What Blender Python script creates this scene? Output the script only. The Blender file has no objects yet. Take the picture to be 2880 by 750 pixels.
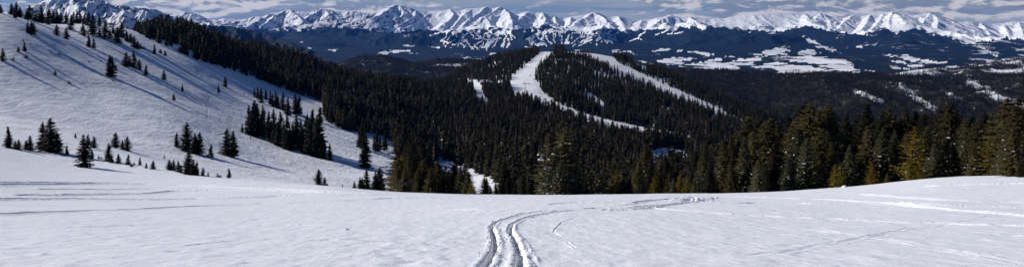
import bpy, math, random
import numpy as np
from mathutils import Vector, Matrix, Euler

random.seed(7)
rng = np.random.default_rng(11)
scene = bpy.context.scene
COL = scene.collection

# ------------------------------------------------------------------ camera model
W0, H0 = 2880.0, 750.0
F = 2260.0            # focal length in photo pixels
HZ = 110.0            # horizon row in the photo
CX = 1440.0
EYE = 1.7

def u_of(px): return (px - CX) / F
def P(px, py, Y): return Vector((u_of(px) * Y, Y, -(py - HZ) / F * Y))

cam_d = bpy.data.cameras.new('camera')
cam = bpy.data.objects.new('camera', cam_d); COL.objects.link(cam)
cam.location = (0, 0, 0); cam.rotation_euler = (math.radians(90), 0, 0)
cam_d.sensor_width = 36.0; cam_d.sensor_fit = 'HORIZONTAL'
cam_d.lens = F / W0 * 36.0
cam_d.shift_y = -(H0 / 2 - HZ) / W0
cam_d.clip_start = 0.1; cam_d.clip_end = 80000
scene.camera = cam

# ------------------------------------------------------------------ numpy helpers
_perm = np.random.default_rng(3).permutation(256)
_perm = np.concatenate([_perm, _perm, _perm])
_ga = np.random.default_rng(4).uniform(0, 2 * np.pi, 256)
_gx, _gy = np.cos(_ga), np.sin(_ga)
def pn(x, y):
    xi = np.floor(x).astype(np.int64); yi = np.floor(y).astype(np.int64)
    xf = x - xi; yf = y - yi
    a = xf * xf * xf * (xf * (xf * 6 - 15) + 10); b = yf * yf * yf * (yf * (yf * 6 - 15) + 10)
    def g(ix, iy, fx, fy):
        h = _perm[_perm[ix & 255] + (iy & 255)]
        return _gx[h] * fx + _gy[h] * fy
    n00 = g(xi, yi, xf, yf); n10 = g(xi + 1, yi, xf - 1, yf)
    n01 = g(xi, yi + 1, xf, yf - 1); n11 = g(xi + 1, yi + 1, xf - 1, yf - 1)
    return ((n00 * (1 - a) + n10 * a) * (1 - b) + (n01 * (1 - a) + n11 * a) * b) * 1.5
def fbm(x, y, o=4, g=0.5, l=2.03):
    s = 0; a = 1.0
    for i in range(o):
        s = s + a * pn(x + i * 17.3, y - i * 9.1); x = x * l; y = y * l; a *= g
    return s
def ridged(x, y, o=5, g=0.5, l=2.1):
    s = 0; a = 1.0; w = 1.0
    for i in range(o):
        n = 1 - np.abs(pn(x + i * 31.7, y + i * 11.9)); n = n * n * w
        w = np.clip(n * 1.6, 0, 1); s = s + a * n; x = x * l; y = y * l; a *= g
    return s
def sstep(a, b, x):
    t = np.clip((x - a) / (b - a), 0, 1); return t * t * (3 - 2 * t)
def pchip(xk, yk, x):
    xk = np.asarray(xk, float); yk = np.asarray(yk, float)
    h = np.diff(xk); dl = np.diff(yk) / h
    m = np.zeros_like(yk); m[0] = dl[0]; m[-1] = dl[-1]
    for i in range(1, len(xk) - 1):
        if dl[i-1] * dl[i] > 0:
            w1 = 2 * h[i] + h[i-1]; w2 = h[i] + 2 * h[i-1]
            m[i] = (w1 + w2) / (w1 / dl[i-1] + w2 / dl[i])
    x = np.clip(x, xk[0], xk[-1])
    i = np.clip(np.searchsorted(xk, x) - 1, 0, len(xk) - 2)
    t = (x - xk[i]) / h[i]
    return ((2*t**3 - 3*t**2 + 1) * yk[i] + (t**3 - 2*t**2 + t) * h[i] * m[i]
            + (-2*t**3 + 3*t**2) * yk[i+1] + (t**3 - t**2) * h[i] * m[i+1])
def blur(a, s, ax):
    r = int(3 * s) + 1; k = np.exp(-0.5 * (np.arange(-r, r + 1) / s) ** 2); k /= k.sum()
    pad = [(0, 0), (0, 0)]; pad[ax] = (r, r); p = np.pad(a, pad, mode='edge')
    return np.apply_along_axis(lambda v: np.convolve(v, k, mode='valid'), ax, p)
def in_poly(px, py, poly):
    c = np.zeros(px.shape, bool); n = len(poly); j = n - 1
    for i in range(n):
        xi, yi = poly[i]; xj, yj = poly[j]
        if yi != yj:
            c ^= ((yi > py) != (yj > py)) & (px < (xj - xi) * (py - yi) / (yj - yi) + xi)
        j = i
    return c
def polyline_dist(X, Y, pts):
    """distance to a polyline, arc position of the nearest point and the signed side"""
    best = np.full(X.shape, 1e9); arc = np.zeros(X.shape); side = np.zeros(X.shape); acc = 0.0
    for (ax, ay), (bx, by) in zip(pts[:-1], pts[1:]):
        dx, dy = bx - ax, by - ay; L = math.hypot(dx, dy)
        if L < 1e-9: continue
        t = np.clip(((X - ax) * dx + (Y - ay) * dy) / (L * L), 0, 1)
        ex = X - (ax + t * dx); ey = Y - (ay + t * dy); d = np.sqrt(ex * ex + ey * ey)
        m = d < best
        best = np.where(m, d, best); arc = np.where(m, acc + t * L, arc)
        side = np.where(m, np.sign(dx * ey - dy * ex), side); acc += L
    return best, arc, side

# ------------------------------------------------------------------ near / middle terrain table: per photo column (depth, row) of the ground
Tb = {
 -700: [(6,755),(9,725),(14,655),(20,590),(30,520),(45,450),(70,385),(110,325),(160,290),(230,262),(270,240),(330,120),(390,10),(450,-60),(520,-80),(700,-30),(1500,100),(2600,200)],
 -300: [(6,800),(9,740),(14,680),(20,628),(30,580),(45,530),(70,470),(110,410),(160,362),(230,310),(260,305),(330,190),(390,80),(450,0),(500,-22),(600,10),(1200,120),(2600,250)],
 0: [(6,860),(9,750),(14,690),(20,648),(30,612),(45,575),(70,525),(110,478),(150,440),(190,385),(230,349),(262,349),(290,318),(330,258),(390,152),(450,58),(490,24),(560,45),(800,150),(1500,260),(2600,300)],
 240: [(6,866),(9,752),(14,692),(20,652),(30,618),(45,586),(70,548),(110,510),(150,476),(190,424),(230,388),(268,388),(300,356),(348,302),(430,203),(505,132),(575,82),(640,56),(760,90),(1050,200),(1600,300),(2600,330)],
 480: [(6,868),(9,753),(14,692),(20,654),(30,622),(45,592),(70,560),(110,524),(150,492),(185,462),(225,458),(268,446),(318,388),(375,332),(480,252),(575,178),(660,125),(740,96),(800,88),(920,120),(1200,230),(1600,320),(2600,350)],
 720: [(6,868),(9,753),(14,692),(20,654),(30,622),(45,594),(70,562),(110,524),(150,504),(190,515),(245,498),(310,470),(370,428),(450,378),(540,318),(630,262),(710,216),(790,182),(870,158),(950,142),(1060,150),(1300,230),(1600,300),(2600,350)],
 900: [(6,868),(9,752),(14,690),(20,651),(30,618),(45,592),(70,558),(110,522),(130,519),(160,532),(240,522),(330,494),(420,440),(490,400),(570,350),(660,300),(750,260),(850,230),(950,206),(1040,202),(1160,225),(1600,300),(2600,350)],
 1100: [(6,866),(9,751),(14,688),(20,648),(30,614),(45,588),(70,556),(105,538),(125,545),(160,575),(240,560),(330,520),(420,480),(510,440),(610,390),(710,340),(810,300),(930,264),(1060,240),(1200,240),(1400,280),(1800,310),(2600,350)],
 1300: [(6,866),(9,750),(14,686),(20,644),(30,608),(45,580),(70,556),(100,545),(120,552),(160,610),(240,598),(340,562),(450,515),(550,468),(650,422),(760,372),(860,330),(970,292),(1100,266),(1250,250),(1420,238),(1500,232),(1650,212),(1800,197),(1850,196),(2100,240),(2600,350)],
 1500: [(6,864),(9,750),(14,684),(20,640),(30,600),(45,572),(70,554),(100,547),(120,556),(160,620),(230,618),(350,545),(450,475),(560,422),(700,372),(850,332),(1000,296),(1100,266),(1250,228),(1450,186),(1650,155),(1800,143),(1900,145),(2200,200),(2600,350)],
 1600: [(6,864),(9,750),(14,684),(20,640),(30,600),(45,570),(70,553),(100,547),(120,556),(160,620),(240,620),(350,555),(450,490),(560,436),(700,386),(850,350),(1000,312),(1120,272),(1270,226),(1450,182),(1650,150),(1780,141),(1900,145),(2200,200),(2600,350)],
 1700: [(6,864),(9,750),(14,684),(20,640),(30,600),(45,570),(70,553),(100,546),(120,556),(160,615),(240,620),(350,562),(450,505),(560,452),(700,403),(850,368),(1000,328),(1150,282),(1320,230),(1500,186),(1680,155),(1780,150),(1950,165),(2200,210),(2600,350)],
 1900: [(6,864),(9,750),(14,684),(20,642),(30,602),(45,572),(70,553),(100,544),(120,554),(160,600),(240,615),(350,572),(450,522),(560,478),(700,430),(850,394),(1000,350),(1150,302),(1300,262),(1450,232),(1600,214),(1750,218),(2000,260),(2600,350)],
 2100: [(6,864),(9,750),(14,686),(20,644),(30,604),(45,574),(70,553),(100,541),(120,550),(160,590),(240,605),(350,582),(450,545),(560,505),(700,460),(850,420),(1000,378),(1150,338),(1300,310),(1420,302),(1600,330),(2000,380),(2600,400)],
 2400: [(6,864),(9,750),(14,688),(20,646),(30,606),(45,572),(70,542),(100,523),(120,527),(160,560),(240,590),(350,600),(560,560),(800,520),(1000,480),(1200,450),(1400,430),(1800,440),(2600,450)],
 2650: [(6,864),(9,750),(14,688),(20,646),(30,603),(45,562),(70,520),(95,498),(115,502),(160,535),(240,575),(350,600),(560,570),(800,540),(1000,500),(1200,470),(1400,455),(1800,460),(2600,470)],
 2880: [(6,864),(9,750),(14,688),(20,646),(30,602),(45,556),(70,508),(90,490),(110,494),(160,530),(240,570),(350,600),(560,575),(800,550),(1000,510),(1200,480),(1400,465),(1800,470),(2600,480)],
 3600: [(6,864),(9,745),(14,675),(20,625),(30,570),(45,520),(70,475),(90,460),(110,465),(160,500),(240,550),(350,600),(560,590),(800,570),(1000,530),(1200,500),(1400,480),(1800,480),(2600,490)],
}
TPX = np.arange(-700, 3601, 10.0)
TLD = np.linspace(math.log(0.5), math.log(2600), 900)
def build_table():
    keys = sorted(Tb)
    cols = []
    for k in keys:
        d = np.array([q[0] for q in Tb[k]], float); y = np.array([q[1] for q in Tb[k]], float)
        s = (y - HZ) - EYE * F / d                     # slope part only
        ld = np.log(d)
        v = pchip(np.concatenate([[math.log(0.5)], ld]), np.concatenate([[s[0]], s]), TLD)
        cols.append(v)
    A = np.array(cols)                                # (keys, ld)
    out = np.zeros((len(TPX), len(TLD)))
    for j in range(len(TLD)): out[:, j] = pchip(keys, A[:, j], TPX)
    out = blur(out, 5.0, 0); out = blur(out, 5.0, 1)
    return out
TAB = build_table()
def bil(px, Y):
    fx = np.clip((px - TPX[0]) / 10.0, 0, len(TPX) - 1.001)
    fy = np.clip((np.log(np.maximum(Y, 0.5)) - TLD[0]) / (TLD[1] - TLD[0]), 0, len(TLD) - 1.001)
    i = fx.astype(int); j = fy.astype(int); a = fx - i; b = fy - j
    return (TAB[i, j] * (1-a) + TAB[i+1, j] * a) * (1-b) + (TAB[i, j+1] * (1-a) + TAB[i+1, j+1] * a) * b
def base_z(X, Y):
    px = CX + F * X / np.maximum(Y, 0.5)
    return -EYE - bil(px, Y) / F * Y
def und_z(X, Y):
    """natural undulation of the wind-packed snow and of the forest floor"""
    z = base_z(X, Y)
    r = sstep(120, 300, Y)
    z = z + r * 0.9 * fbm(X / 55.0 + 3.1, Y / 38.0 + 1.7, 3) + r * 0.10 * fbm(X / 14.0, Y / 11.0 + 7.0, 3)
    z = z + sstep(5, 30, Y) * (0.05 * fbm(X / 7.0, Y / 9.0, 3))
    # small wind ripples (sastrugi) lying across the slope
    z = z + 0.014 * fbm(X / 0.55 + Y * 0.10, Y / 1.5, 4) * sstep(3, 7, Y) + 0.016 * np.clip(ridged(X / 2.6 + Y * .25, Y / .9, 3) - 1.15, 0, 1) * sstep(4, 9, Y)
    z = z + 0.025 * sstep(60, 200, Y) * fbm(X / 3.0 + Y * .05, Y / 6.0, 2)
    # a broad cornice shadow hollow on the left bench
    return z

def ground_hit(px, py, dmin=5.0, dmax=2400.0):
    """first depth at which the visible ground shows at that photo row"""
    d = np.exp(np.linspace(math.log(dmin), math.log(dmax), 4000))
    z = und_z(u_of(px) * d, d); row = HZ - z / d * F
    vis = np.minimum.accumulate(row)
    k = np.argmax(vis <= py)
    if vis[k] > py: return None
    return float(d[k])
def G(x, y): return float(und_z(np.array([x]), np.array([y]))[0])

# ------------------------------------------------------------------ ski tracks (photo columns/rows put onto the ground)
TRACKS = [  # pts, width m, depth m, berm m, roughness, alternate dark side
 ([(1340,775),(1372,733),(1388,708),(1393,683),(1389,655),(1381,638),(1397,623),(1430,612),(1468,600),(1524,593),(1598,589),(1650,586)],.078,.17,.018,.55),
 ([(1620,588),(1673,586),(1747,585),(1822,580),(1878,576),(1915,571),(1941,568),(1963,561),(1952,556),(1896,560),(1840,563),(1803,567),(1780,571)],.20,.22,.05,.3),
 ([(1456,775),(1462,735),(1462,708),(1449,671),(1434,648),(1440,630),(1468,615),(1524,602),(1560,596),(1617,590)],.082,.17,.022,.65),
 ([(1690,590),(1770,589),(1850,583)],.16,.12,.04,.6),
 ([(1500,740),(1482,700),(1464,670)],.05,.005,.012,.7),
 ([(2420,545),(2560,556),(2740,566),(2960,570)],.2,.05,.05,.4),([(2050,590),(2200,590),(2330,596)],.14,.03,.02,.5),([(1000,640),(1130,636),(1260,640)],.10,.015,.008,.5),
 ([(180,640),(330,634),(520,630)],.12,.02,.008,.5),([(520,690),(660,676),(800,668)],.08,.012,.006,.5),
 ([(1810,572),(1760,577)],.45,.06,.05,1.0),([(1930,566),(1978,556)],.6,.07,.08,1.0),
 ([(-60,604),(0,602),(85,598),(241,592),(380,588),(492,582),(626,577),(720,574),(899,567),(1055,560),(1100,557),(1212,556),(1435,554)],.28,.34,.04,.1),
 ([(-60,561),(0,560),(224,559),(447,561),(720,555),(870,546),(1000,549)],.45,.36,.08,.4),
 ([(-60,520),(0,519),(134,518),(268,516),(402,518),(720,530),(900,536),(1060,545)],.7,.36,.08,.4),
 ([(40,549),(197,548),(313,546),(402,545),(492,537),(626,534),(720,535),(900,541),(1100,548)],.5,.40,.09,.4),
 ([(-20,513),(200,512),(420,514),(640,522)],.6,.18,.04,.6),
 ([(100,531),(300,532),(560,528)],.4,.12,.03,.5),
 ([(1833,584),(1930,592),(2020,599),(2160,607),(2294,613),(2473,621),(2652,628),(2880,635),(2960,638)],.10,.06,.050,.25),
 ([(1940,549),(2060,551),(2160,555),(2339,561),(2495,570),(2562,577),(2697,591),(2880,606),(2960,612)],.18,.07,.060,.3),
 ([(1980,570),(2160,571),(2384,572),(2562,573),(2764,580),(2880,584),(2960,587)],.16,.06,.055,.5),
 ([(2294,530),(2518,519),(2697,510),(2880,506),(2960,504)],.35,.12,.13,.4),
 ([(2600,524),(2697,519),(2880,515),(2960,513)],.35,.12,.13,.3),
 ([(2160,718),(2339,687),(2518,653),(2674,629),(2800,603)],.10,.010,.006,.4),
 ([(2100,716),(2250,697),(2420,668),(2560,640)],.10,.012,.004,.4),
 ([(2272,642),(2428,660)],.10,.004,.012,.4),([(2482,669),(2585,685)],.09,.004,.012,.4),([(2650,700),(2760,718),(2880,743)],.08,.003,.010,.4),
 ([(1635,604),(1606,614),(1583,623),(1561,643),(1557,653),(1574,660)],.035,.014,.006,.6),
 ([(1594,679),(1617,696)],.03,.004,.010,.8),
 ([(1262,588),(1300,586),(1345,590)],.20,.01,.03,.8),
 ([(1660,566),(1580,570),(1545,575)],.18,.04,.01,.6),
 ([(2000,633),(2200,640),(2350,655)],.12,.012,.008,.4),
 ([(844,631),(874,632)],.10,.14,.01,.1),
]
HILLTRACKS = [
 ([(566,205),(569,235),(588,275),(583,300),(582,335),(596,352)],.35,.14,.06,.4),
 ([(600,288),(616,315),(622,345),(640,368)],.3,.12,.05,.4),
 ([(520,160),(545,185),(560,215)],.35,.14,.05,.4),
 ([(640,372),(610,380),(585,365)],.5,.25,.15,.5),
 ([(800,440),(860,470),(920,500),(960,508)],.4,.15,.05,.8),
]
def world_pts(pts):
    o = []; last = None
    # subdivide in photo space, then lift to ground
    for (a, b) in zip(pts[:-1], pts[1:]):
        n = max(1, int(max(abs(b[0]-a[0]) / 40, abs(b[1]-a[1]) / 8)))
        for k in range(n): o.append((a[0] + (b[0]-a[0]) * k / n, a[1] + (b[1]-a[1]) * k / n))
    o.append(pts[-1]); r = []
    for q in o:
        d = ground_hit(q[0], q[1], 4.0)
        if d is None or (last and (d > last * 1.5 or d < last / 1.5)): continue
        last = d; r.append((u_of(q[0]) * d, d))
    return r

# ------------------------------------------------------------------ material helpers
def new_mat(name):
    m = bpy.data.materials.new(name); m.use_nodes = True
    nt = m.node_tree; nt.nodes.clear()
    return m, nt, nt.nodes.new('ShaderNodeOutputMaterial')
class NB:
    def __init__(s, nt): s.nt = nt
    def n(s, t, **kw):
        nd = s.nt.nodes.new(t)
        for k, v in kw.items():
            if k.startswith('_'): setattr(nd, k[1:], v)
        return nd
    def l(s, a, b): s.nt.links.new(a, b)
    def math(s, op, a, b=None, c=None, clamp=False):
        nd = s.nt.nodes.new('ShaderNodeMath'); nd.operation = op; nd.use_clamp = clamp
        for i, v in enumerate((a, b, c)):
            if v is None: continue
            if isinstance(v, (int, float)): nd.inputs[i].default_value = v
            else: s.l(v, nd.inputs[i])
        return nd.outputs[0]
    def mixc(s, f, a, b):
        nd = s.nt.nodes.new('ShaderNodeMix'); nd.data_type = 'RGBA'
        for i, v in ((0, f), (6, a), (7, b)):
            if isinstance(v, (int, float)): nd.inputs[i].default_value = v
            elif isinstance(v, tuple): nd.inputs[i].default_value = (*v, 1)
            else: s.l(v, nd.inputs[i])
        return nd.outputs[2]
    def noise(s, vec, scale, detail=4, rough=.55, dist=0):
        nd = s.nt.nodes.new('ShaderNodeTexNoise'); nd.inputs['Scale'].default_value = scale
        nd.inputs['Detail'].default_value = detail; nd.inputs['Roughness'].default_value = rough
        nd.inputs['Distortion'].default_value = dist
        if vec is not None: s.l(vec, nd.inputs['Vector'])
        return nd.outputs['Fac']
    def mapping(s, vec, scale=(1,1,1), rot=(0,0,0), loc=(0,0,0)):
        nd = s.nt.nodes.new('ShaderNodeMapping'); nd.inputs['Scale'].default_value = scale
        nd.inputs['Rotation'].default_value = rot; nd.inputs['Location'].default_value = loc
        s.l(vec, nd.inputs['Vector']); return nd.outputs[0]
    def ramp(s, f, stops):
        nd = s.nt.nodes.new('ShaderNodeValToRGB'); cr = nd.color_ramp
        while len(cr.elements) < len(stops): cr.elements.new(0.5)
        for e, (p, c) in zip(cr.elements, stops): e.position = p; e.color = (*c, 1) if len(c) == 3 else c
        s.l(f, nd.inputs[0]); return nd.outputs[0]
    def maprange(s, v, a, b, c=0, d=1):
        nd = s.nt.nodes.new('ShaderNodeMapRange'); nd.interpolation_type = 'SMOOTHSTEP'
        s.l(v, nd.inputs[0])
        for i, q in enumerate((a, b, c, d)):
            if isinstance(q, (int, float)): nd.inputs[i + 1].default_value = q
            else: s.l(q, nd.inputs[i + 1])
        return nd.outputs[0]
    def pbsdf(s, color, rough=.8, spec=.2, normal=None, **kw):
        nd = s.nt.nodes.new('ShaderNodeBsdfPrincipled')
        if isinstance(color, tuple): nd.inputs['Base Color'].default_value = (*color, 1)
        else: s.l(color, nd.inputs['Base Color'])
        if isinstance(rough, (int, float)): nd.inputs['Roughness'].default_value = rough
        else: s.l(rough, nd.inputs['Roughness'])
        nd.inputs['Specular IOR Level'].default_value = spec
        if normal is not None: s.l(normal, nd.inputs['Normal'])
        return nd
    def bump(s, h, strength, dist, normal=None):
        nd = s.nt.nodes.new('ShaderNodeBump'); nd.inputs['Strength'].default_value = strength
        nd.inputs['Distance'].default_value = dist; s.l(h, nd.inputs['Height'])
        if normal is not None: s.l(normal, nd.inputs['Normal'])
        return nd.outputs[0]
def simple(name, color, rough=.7, spec=.2, var=.0, scale=3.0, metallic=0.0):
    m, nt, out = new_mat(name); b = NB(nt)
    tc = nt.nodes.new('ShaderNodeTexCoord')
    nz = b.noise(tc.outputs['Object'], scale, 4)
    lo = tuple(c * (1 - var) for c in color); hi = tuple(min(1, c * (1 + var)) for c in color)
    p = b.pbsdf(b.mixc(nz, lo, hi), rough, spec); p.inputs['Metallic'].default_value = metallic
    b.l(p.outputs[0], out.inputs[0]); return m

# snow of the near and middle slopes (bare ground shows a little between the forest trees)
def snow_material():
    m, nt, out = new_mat('wind_packed_snow'); b = NB(nt)
    g = nt.nodes.new('ShaderNodeNewGeometry'); pos = g.outputs['Position']
    big = b.noise(b.mapping(pos, (.05, .05, .05)), 1.0, 4)
    fine = b.noise(b.mapping(pos, (1, .45, 1), (0, 0, .12)), 3.2, 5, .6)
    grain = b.noise(pos, 60.0, 3, .7)
    stre = b.noise(b.mapping(pos, (.10, .8, .6), (0, 0, -.25)), 1.6, 5, .62)
    mid = b.noise(b.mapping(pos, (.35, .12, .3), (0, 0, .5)), 1.0, 5, .65)
    hgt = b.math('ADD', b.math('MULTIPLY', fine, .046), b.math('MULTIPLY', grain, .007))
    hgt = b.math('ADD', hgt, b.math('MULTIPLY', stre, .07))
    dist = nt.nodes.new('ShaderNodeVectorMath'); dist.operation = 'LENGTH'; b.l(pos, dist.inputs[0])
    far = b.maprange(dist.outputs['Value'], 90.0, 320.0)
    hgt = b.math('ADD', hgt, b.math('MULTIPLY', b.math('MULTIPLY', mid, far), .9))
    nrm = b.bump(hgt, 0.75, 1.0)
    col = b.mixc(big, (.80, .815, .84), (.87, .875, .885))
    crust = b.maprange(b.noise(b.mapping(pos, (.5, 1.6, 1)), .7, 5, .6), .52, .70)
    col = b.mixc(b.math('MULTIPLY', crust, .35), col, (.74, .755, .79))
    p = b.pbsdf(col, .62, .25, nrm)
    # glints: a few crystals as small shiny facets
    v = nt.nodes.new('ShaderNodeTexVoronoi'); v.inputs['Scale'].default_value = 24.0; b.l(pos, v.inputs['Vector'])
    gl = b.math('LESS_THAN', v.outputs['Distance'], .10)
    sepc = nt.nodes.new('ShaderNodeSeparateColor'); b.l(v.outputs['Color'], sepc.inputs[0])
    pick = b.math('MULTIPLY', gl, b.math('GREATER_THAN', sepc.outputs[0], .86))
    gs = nt.nodes.new('ShaderNodeBsdfGlossy'); gs.inputs['Roughness'].default_value = .35
    gs.inputs['Color'].default_value = (1, 1, 1, 1)
    vm = nt.nodes.new('ShaderNodeVectorMath'); vm.operation = 'MULTIPLY_ADD'
    b.l(v.outputs['Color'], vm.inputs[0]); vm.inputs[1].default_value = (1.6, 1.6, .0); vm.inputs[2].default_value = (-.8, -.8, 1.0)
    nv = nt.nodes.new('ShaderNodeVectorMath'); nv.operation = 'NORMALIZE'; b.l(vm.outputs[0], nv.inputs[0]); b.l(nv.outputs[0], gs.inputs['Normal'])
    mx = nt.nodes.new('ShaderNodeMixShader'); b.l(b.math('MULTIPLY', pick, .6), mx.inputs[0]); b.l(p.outputs[0], mx.inputs[1]); b.l(gs.outputs[0], mx.inputs[2])
    b.l(mx.outputs[0], out.inputs[0]); return m
M_SNOW = snow_material()

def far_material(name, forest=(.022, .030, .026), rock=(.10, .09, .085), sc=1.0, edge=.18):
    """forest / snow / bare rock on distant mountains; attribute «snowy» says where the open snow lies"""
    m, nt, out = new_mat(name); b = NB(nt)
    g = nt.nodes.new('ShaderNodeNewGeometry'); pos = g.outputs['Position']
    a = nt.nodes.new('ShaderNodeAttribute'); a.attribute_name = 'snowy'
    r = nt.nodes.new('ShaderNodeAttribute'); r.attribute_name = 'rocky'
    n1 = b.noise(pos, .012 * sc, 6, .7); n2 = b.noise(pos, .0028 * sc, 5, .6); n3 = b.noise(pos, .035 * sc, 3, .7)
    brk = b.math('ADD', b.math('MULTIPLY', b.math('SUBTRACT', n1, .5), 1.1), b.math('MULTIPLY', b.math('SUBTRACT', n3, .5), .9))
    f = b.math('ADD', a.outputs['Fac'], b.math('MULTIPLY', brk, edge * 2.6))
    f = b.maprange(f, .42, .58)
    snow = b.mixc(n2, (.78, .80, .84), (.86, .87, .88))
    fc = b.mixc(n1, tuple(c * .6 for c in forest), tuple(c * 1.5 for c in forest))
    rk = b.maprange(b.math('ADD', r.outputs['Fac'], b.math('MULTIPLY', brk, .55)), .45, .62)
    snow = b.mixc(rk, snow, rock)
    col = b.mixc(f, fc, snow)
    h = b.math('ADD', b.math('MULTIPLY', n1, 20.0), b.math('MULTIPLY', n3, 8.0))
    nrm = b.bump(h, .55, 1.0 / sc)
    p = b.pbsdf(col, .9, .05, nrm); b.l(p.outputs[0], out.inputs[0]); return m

def foliage(name, lo, hi, tip=None):
    m, nt, out = new_mat(name); b = NB(nt)
    oi = nt.nodes.new('ShaderNodeObjectInfo'); tc = nt.nodes.new('ShaderNodeTexCoord')
    nz = b.noise(tc.outputs['Object'], 7.0, 3, .6)
    at = nt.nodes.new('ShaderNodeAttribute'); at.attribute_name = 'tone'
    f = b.math('ADD', b.math('MULTIPLY', nz, .25), b.math('MULTIPLY', at.outputs['Fac'], .30))
    f = b.math('ADD', f, b.math('MULTIPLY', b.math('POWER', oi.outputs['Random'], 1.4), .55), clamp=True)
    c = b.mixc(f, lo, hi)
    d = b.pbsdf(c, .75, .12)
    t = nt.nodes.new('ShaderNodeBsdfTranslucent'); b.l(c, t.inputs[0])
    mx = nt.nodes.new('ShaderNodeMixShader'); mx.inputs[0].default_value = .18
    b.l(d.outputs[0], mx.inputs[1]); b.l(t.outputs[0], mx.inputs[2]); b.l(mx.outputs[0], out.inputs[0]); return m
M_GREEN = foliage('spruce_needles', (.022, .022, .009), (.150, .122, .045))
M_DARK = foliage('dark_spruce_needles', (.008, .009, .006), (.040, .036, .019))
M_BLUE = foliage('grey_green_needles', (.024, .027, .013), (.135, .130, .062))
M_GOLD = foliage('olive_gold_needles', (.060, .045, .006), (.25, .18, .024))
M_OLD = foliage('old_spruce_needles', (.035, .034, .016), (.21, .175, .08))
M_DEAD = simple('dead_grey_twigs', (.16, .13, .115), .9, .05, .4, 8)
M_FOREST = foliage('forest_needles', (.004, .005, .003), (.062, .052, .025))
M_BARK = simple('bark', (.085, .062, .045), .95, .05, .5, 20)
M_TSNOW = simple('clinging_snow', (.82, .84, .87), .7, .2, .04, 4)
M_WOODWALL = simple('brown_timber', (.11, .06, .04), .85, .1, .3, 2)
M_STEEL = simple('dark_grey_steel', (.09, .10, .11), .5, .4, .2, 3)
M_GLASS = simple('dark_window_glass', (.02, .025, .03), .2, .5, .1, 1)
M_REDWALL = simple('red_brown_cladding', (.16, .045, .03), .85, .1, .2, 2)
M_SAFETY = simple('orange_padding', (.55, .20, .04), .7, .2, .1, 2)
M_ROCK = simple('grey_rock', (.16, .15, .145), .9, .1, .35, 3)
M_GRASS = simple('dry_grass_stems', (.16, .12, .06), .9, .05, .3, 10)

# ------------------------------------------------------------------ object helpers
def mesh_from(name, V, Fc, mat=None, smooth=False, attrs=None):
    me = bpy.data.meshes.new(name)
    V = np.asarray(V, np.float32); Fc = np.asarray(Fc, np.int32)
    me.vertices.add(len(V)); me.vertices.foreach_set('co', V.ravel())
    k = Fc.shape[1]; me.loops.add(Fc.size); me.loops.foreach_set('vertex_index', Fc.ravel())
    me.polygons.add(len(Fc)); me.polygons.foreach_set('loop_start', np.arange(0, Fc.size, k, dtype=np.int32))
    try: me.polygons.foreach_set('loop_total', np.full(len(Fc), k, dtype=np.int32))
    except Exception: pass
    if smooth: me.polygons.foreach_set('use_smooth', np.ones(len(Fc), bool))
    for an, av in (attrs or {}).items():
        dom = 'POINT' if len(av) == len(V) else 'FACE'
        at = me.attributes.new(an, 'FLOAT', dom); at.data.foreach_set('value', np.asarray(av, np.float32))
    me.update(calc_edges=True)
    if mat: me.materials.append(mat)
    return me
def grid_faces(nr, nc):
    i = np.arange(nr - 1)[:, None] * nc + np.arange(nc - 1)[None, :]
    return np.stack([i, i + 1, i + nc + 1, i + nc], -1).reshape(-1, 4)
def link(name, me, parent=None):
    o = bpy.data.objects.new(name, me); COL.objects.link(o)
    if parent: o.parent = parent
    return o
def tag(o, label=None, cat=None, group=None, kind=None):
    if label: o['label'] = label
    if cat: o['category'] = cat
    if group: o['group'] = group
    if kind: o['kind'] = kind
    return o
def structure(name, me): return tag(link(name, me), kind='structure')

class MB:
    """collects shapes into one mesh"""
    def __init__(s): s.V = []; s.F = []
    def add(s, V, Fs):
        b = len(s.V); s.V += [tuple(v) for v in V]; s.F += [tuple(i + b for i in f) for f in Fs]
    def box(s, c, d, rz=0):
        x, y, z = (q / 2 for q in d); R = Matrix.Rotation(rz, 3, 'Z'); c = Vector(c)
        V = [c + R @ Vector((sx * x, sy * y, sz * z)) for sx in (-1, 1) for sy in (-1, 1) for sz in (-1, 1)]
        s.add(V, [(0,1,3,2),(4,6,7,5),(0,4,5,1),(2,3,7,6),(0,2,6,4),(1,5,7,3)])
    def tube(s, a, b, ra, rb, n=8, cap=True):
        a = Vector(a); b = Vector(b); d = (b - a).normalized(); t = d.orthogonal().normalized(); w = d.cross(t)
        V = []
        for p, r in ((a, ra), (b, rb)):
            for k in range(n):
                q = 2 * math.pi * k / n; V.append(p + (t * math.cos(q) + w * math.sin(q)) * r)
        Fs = [(k, (k+1) % n, n + (k+1) % n, n + k) for k in range(n)]
        if cap: Fs += [tuple(range(n))[::-1], tuple(range(n, 2*n))]
        s.add(V, Fs)
    def mesh(s, name, mat):
        me = bpy.data.meshes.new(name); me.from_pydata([tuple(v) for v in s.V], [], s.F); me.update(); me.materials.append(mat); return me
    def build(s, name, mat, parent=None): return link(name, s.mesh(name, mat), parent)

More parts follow.
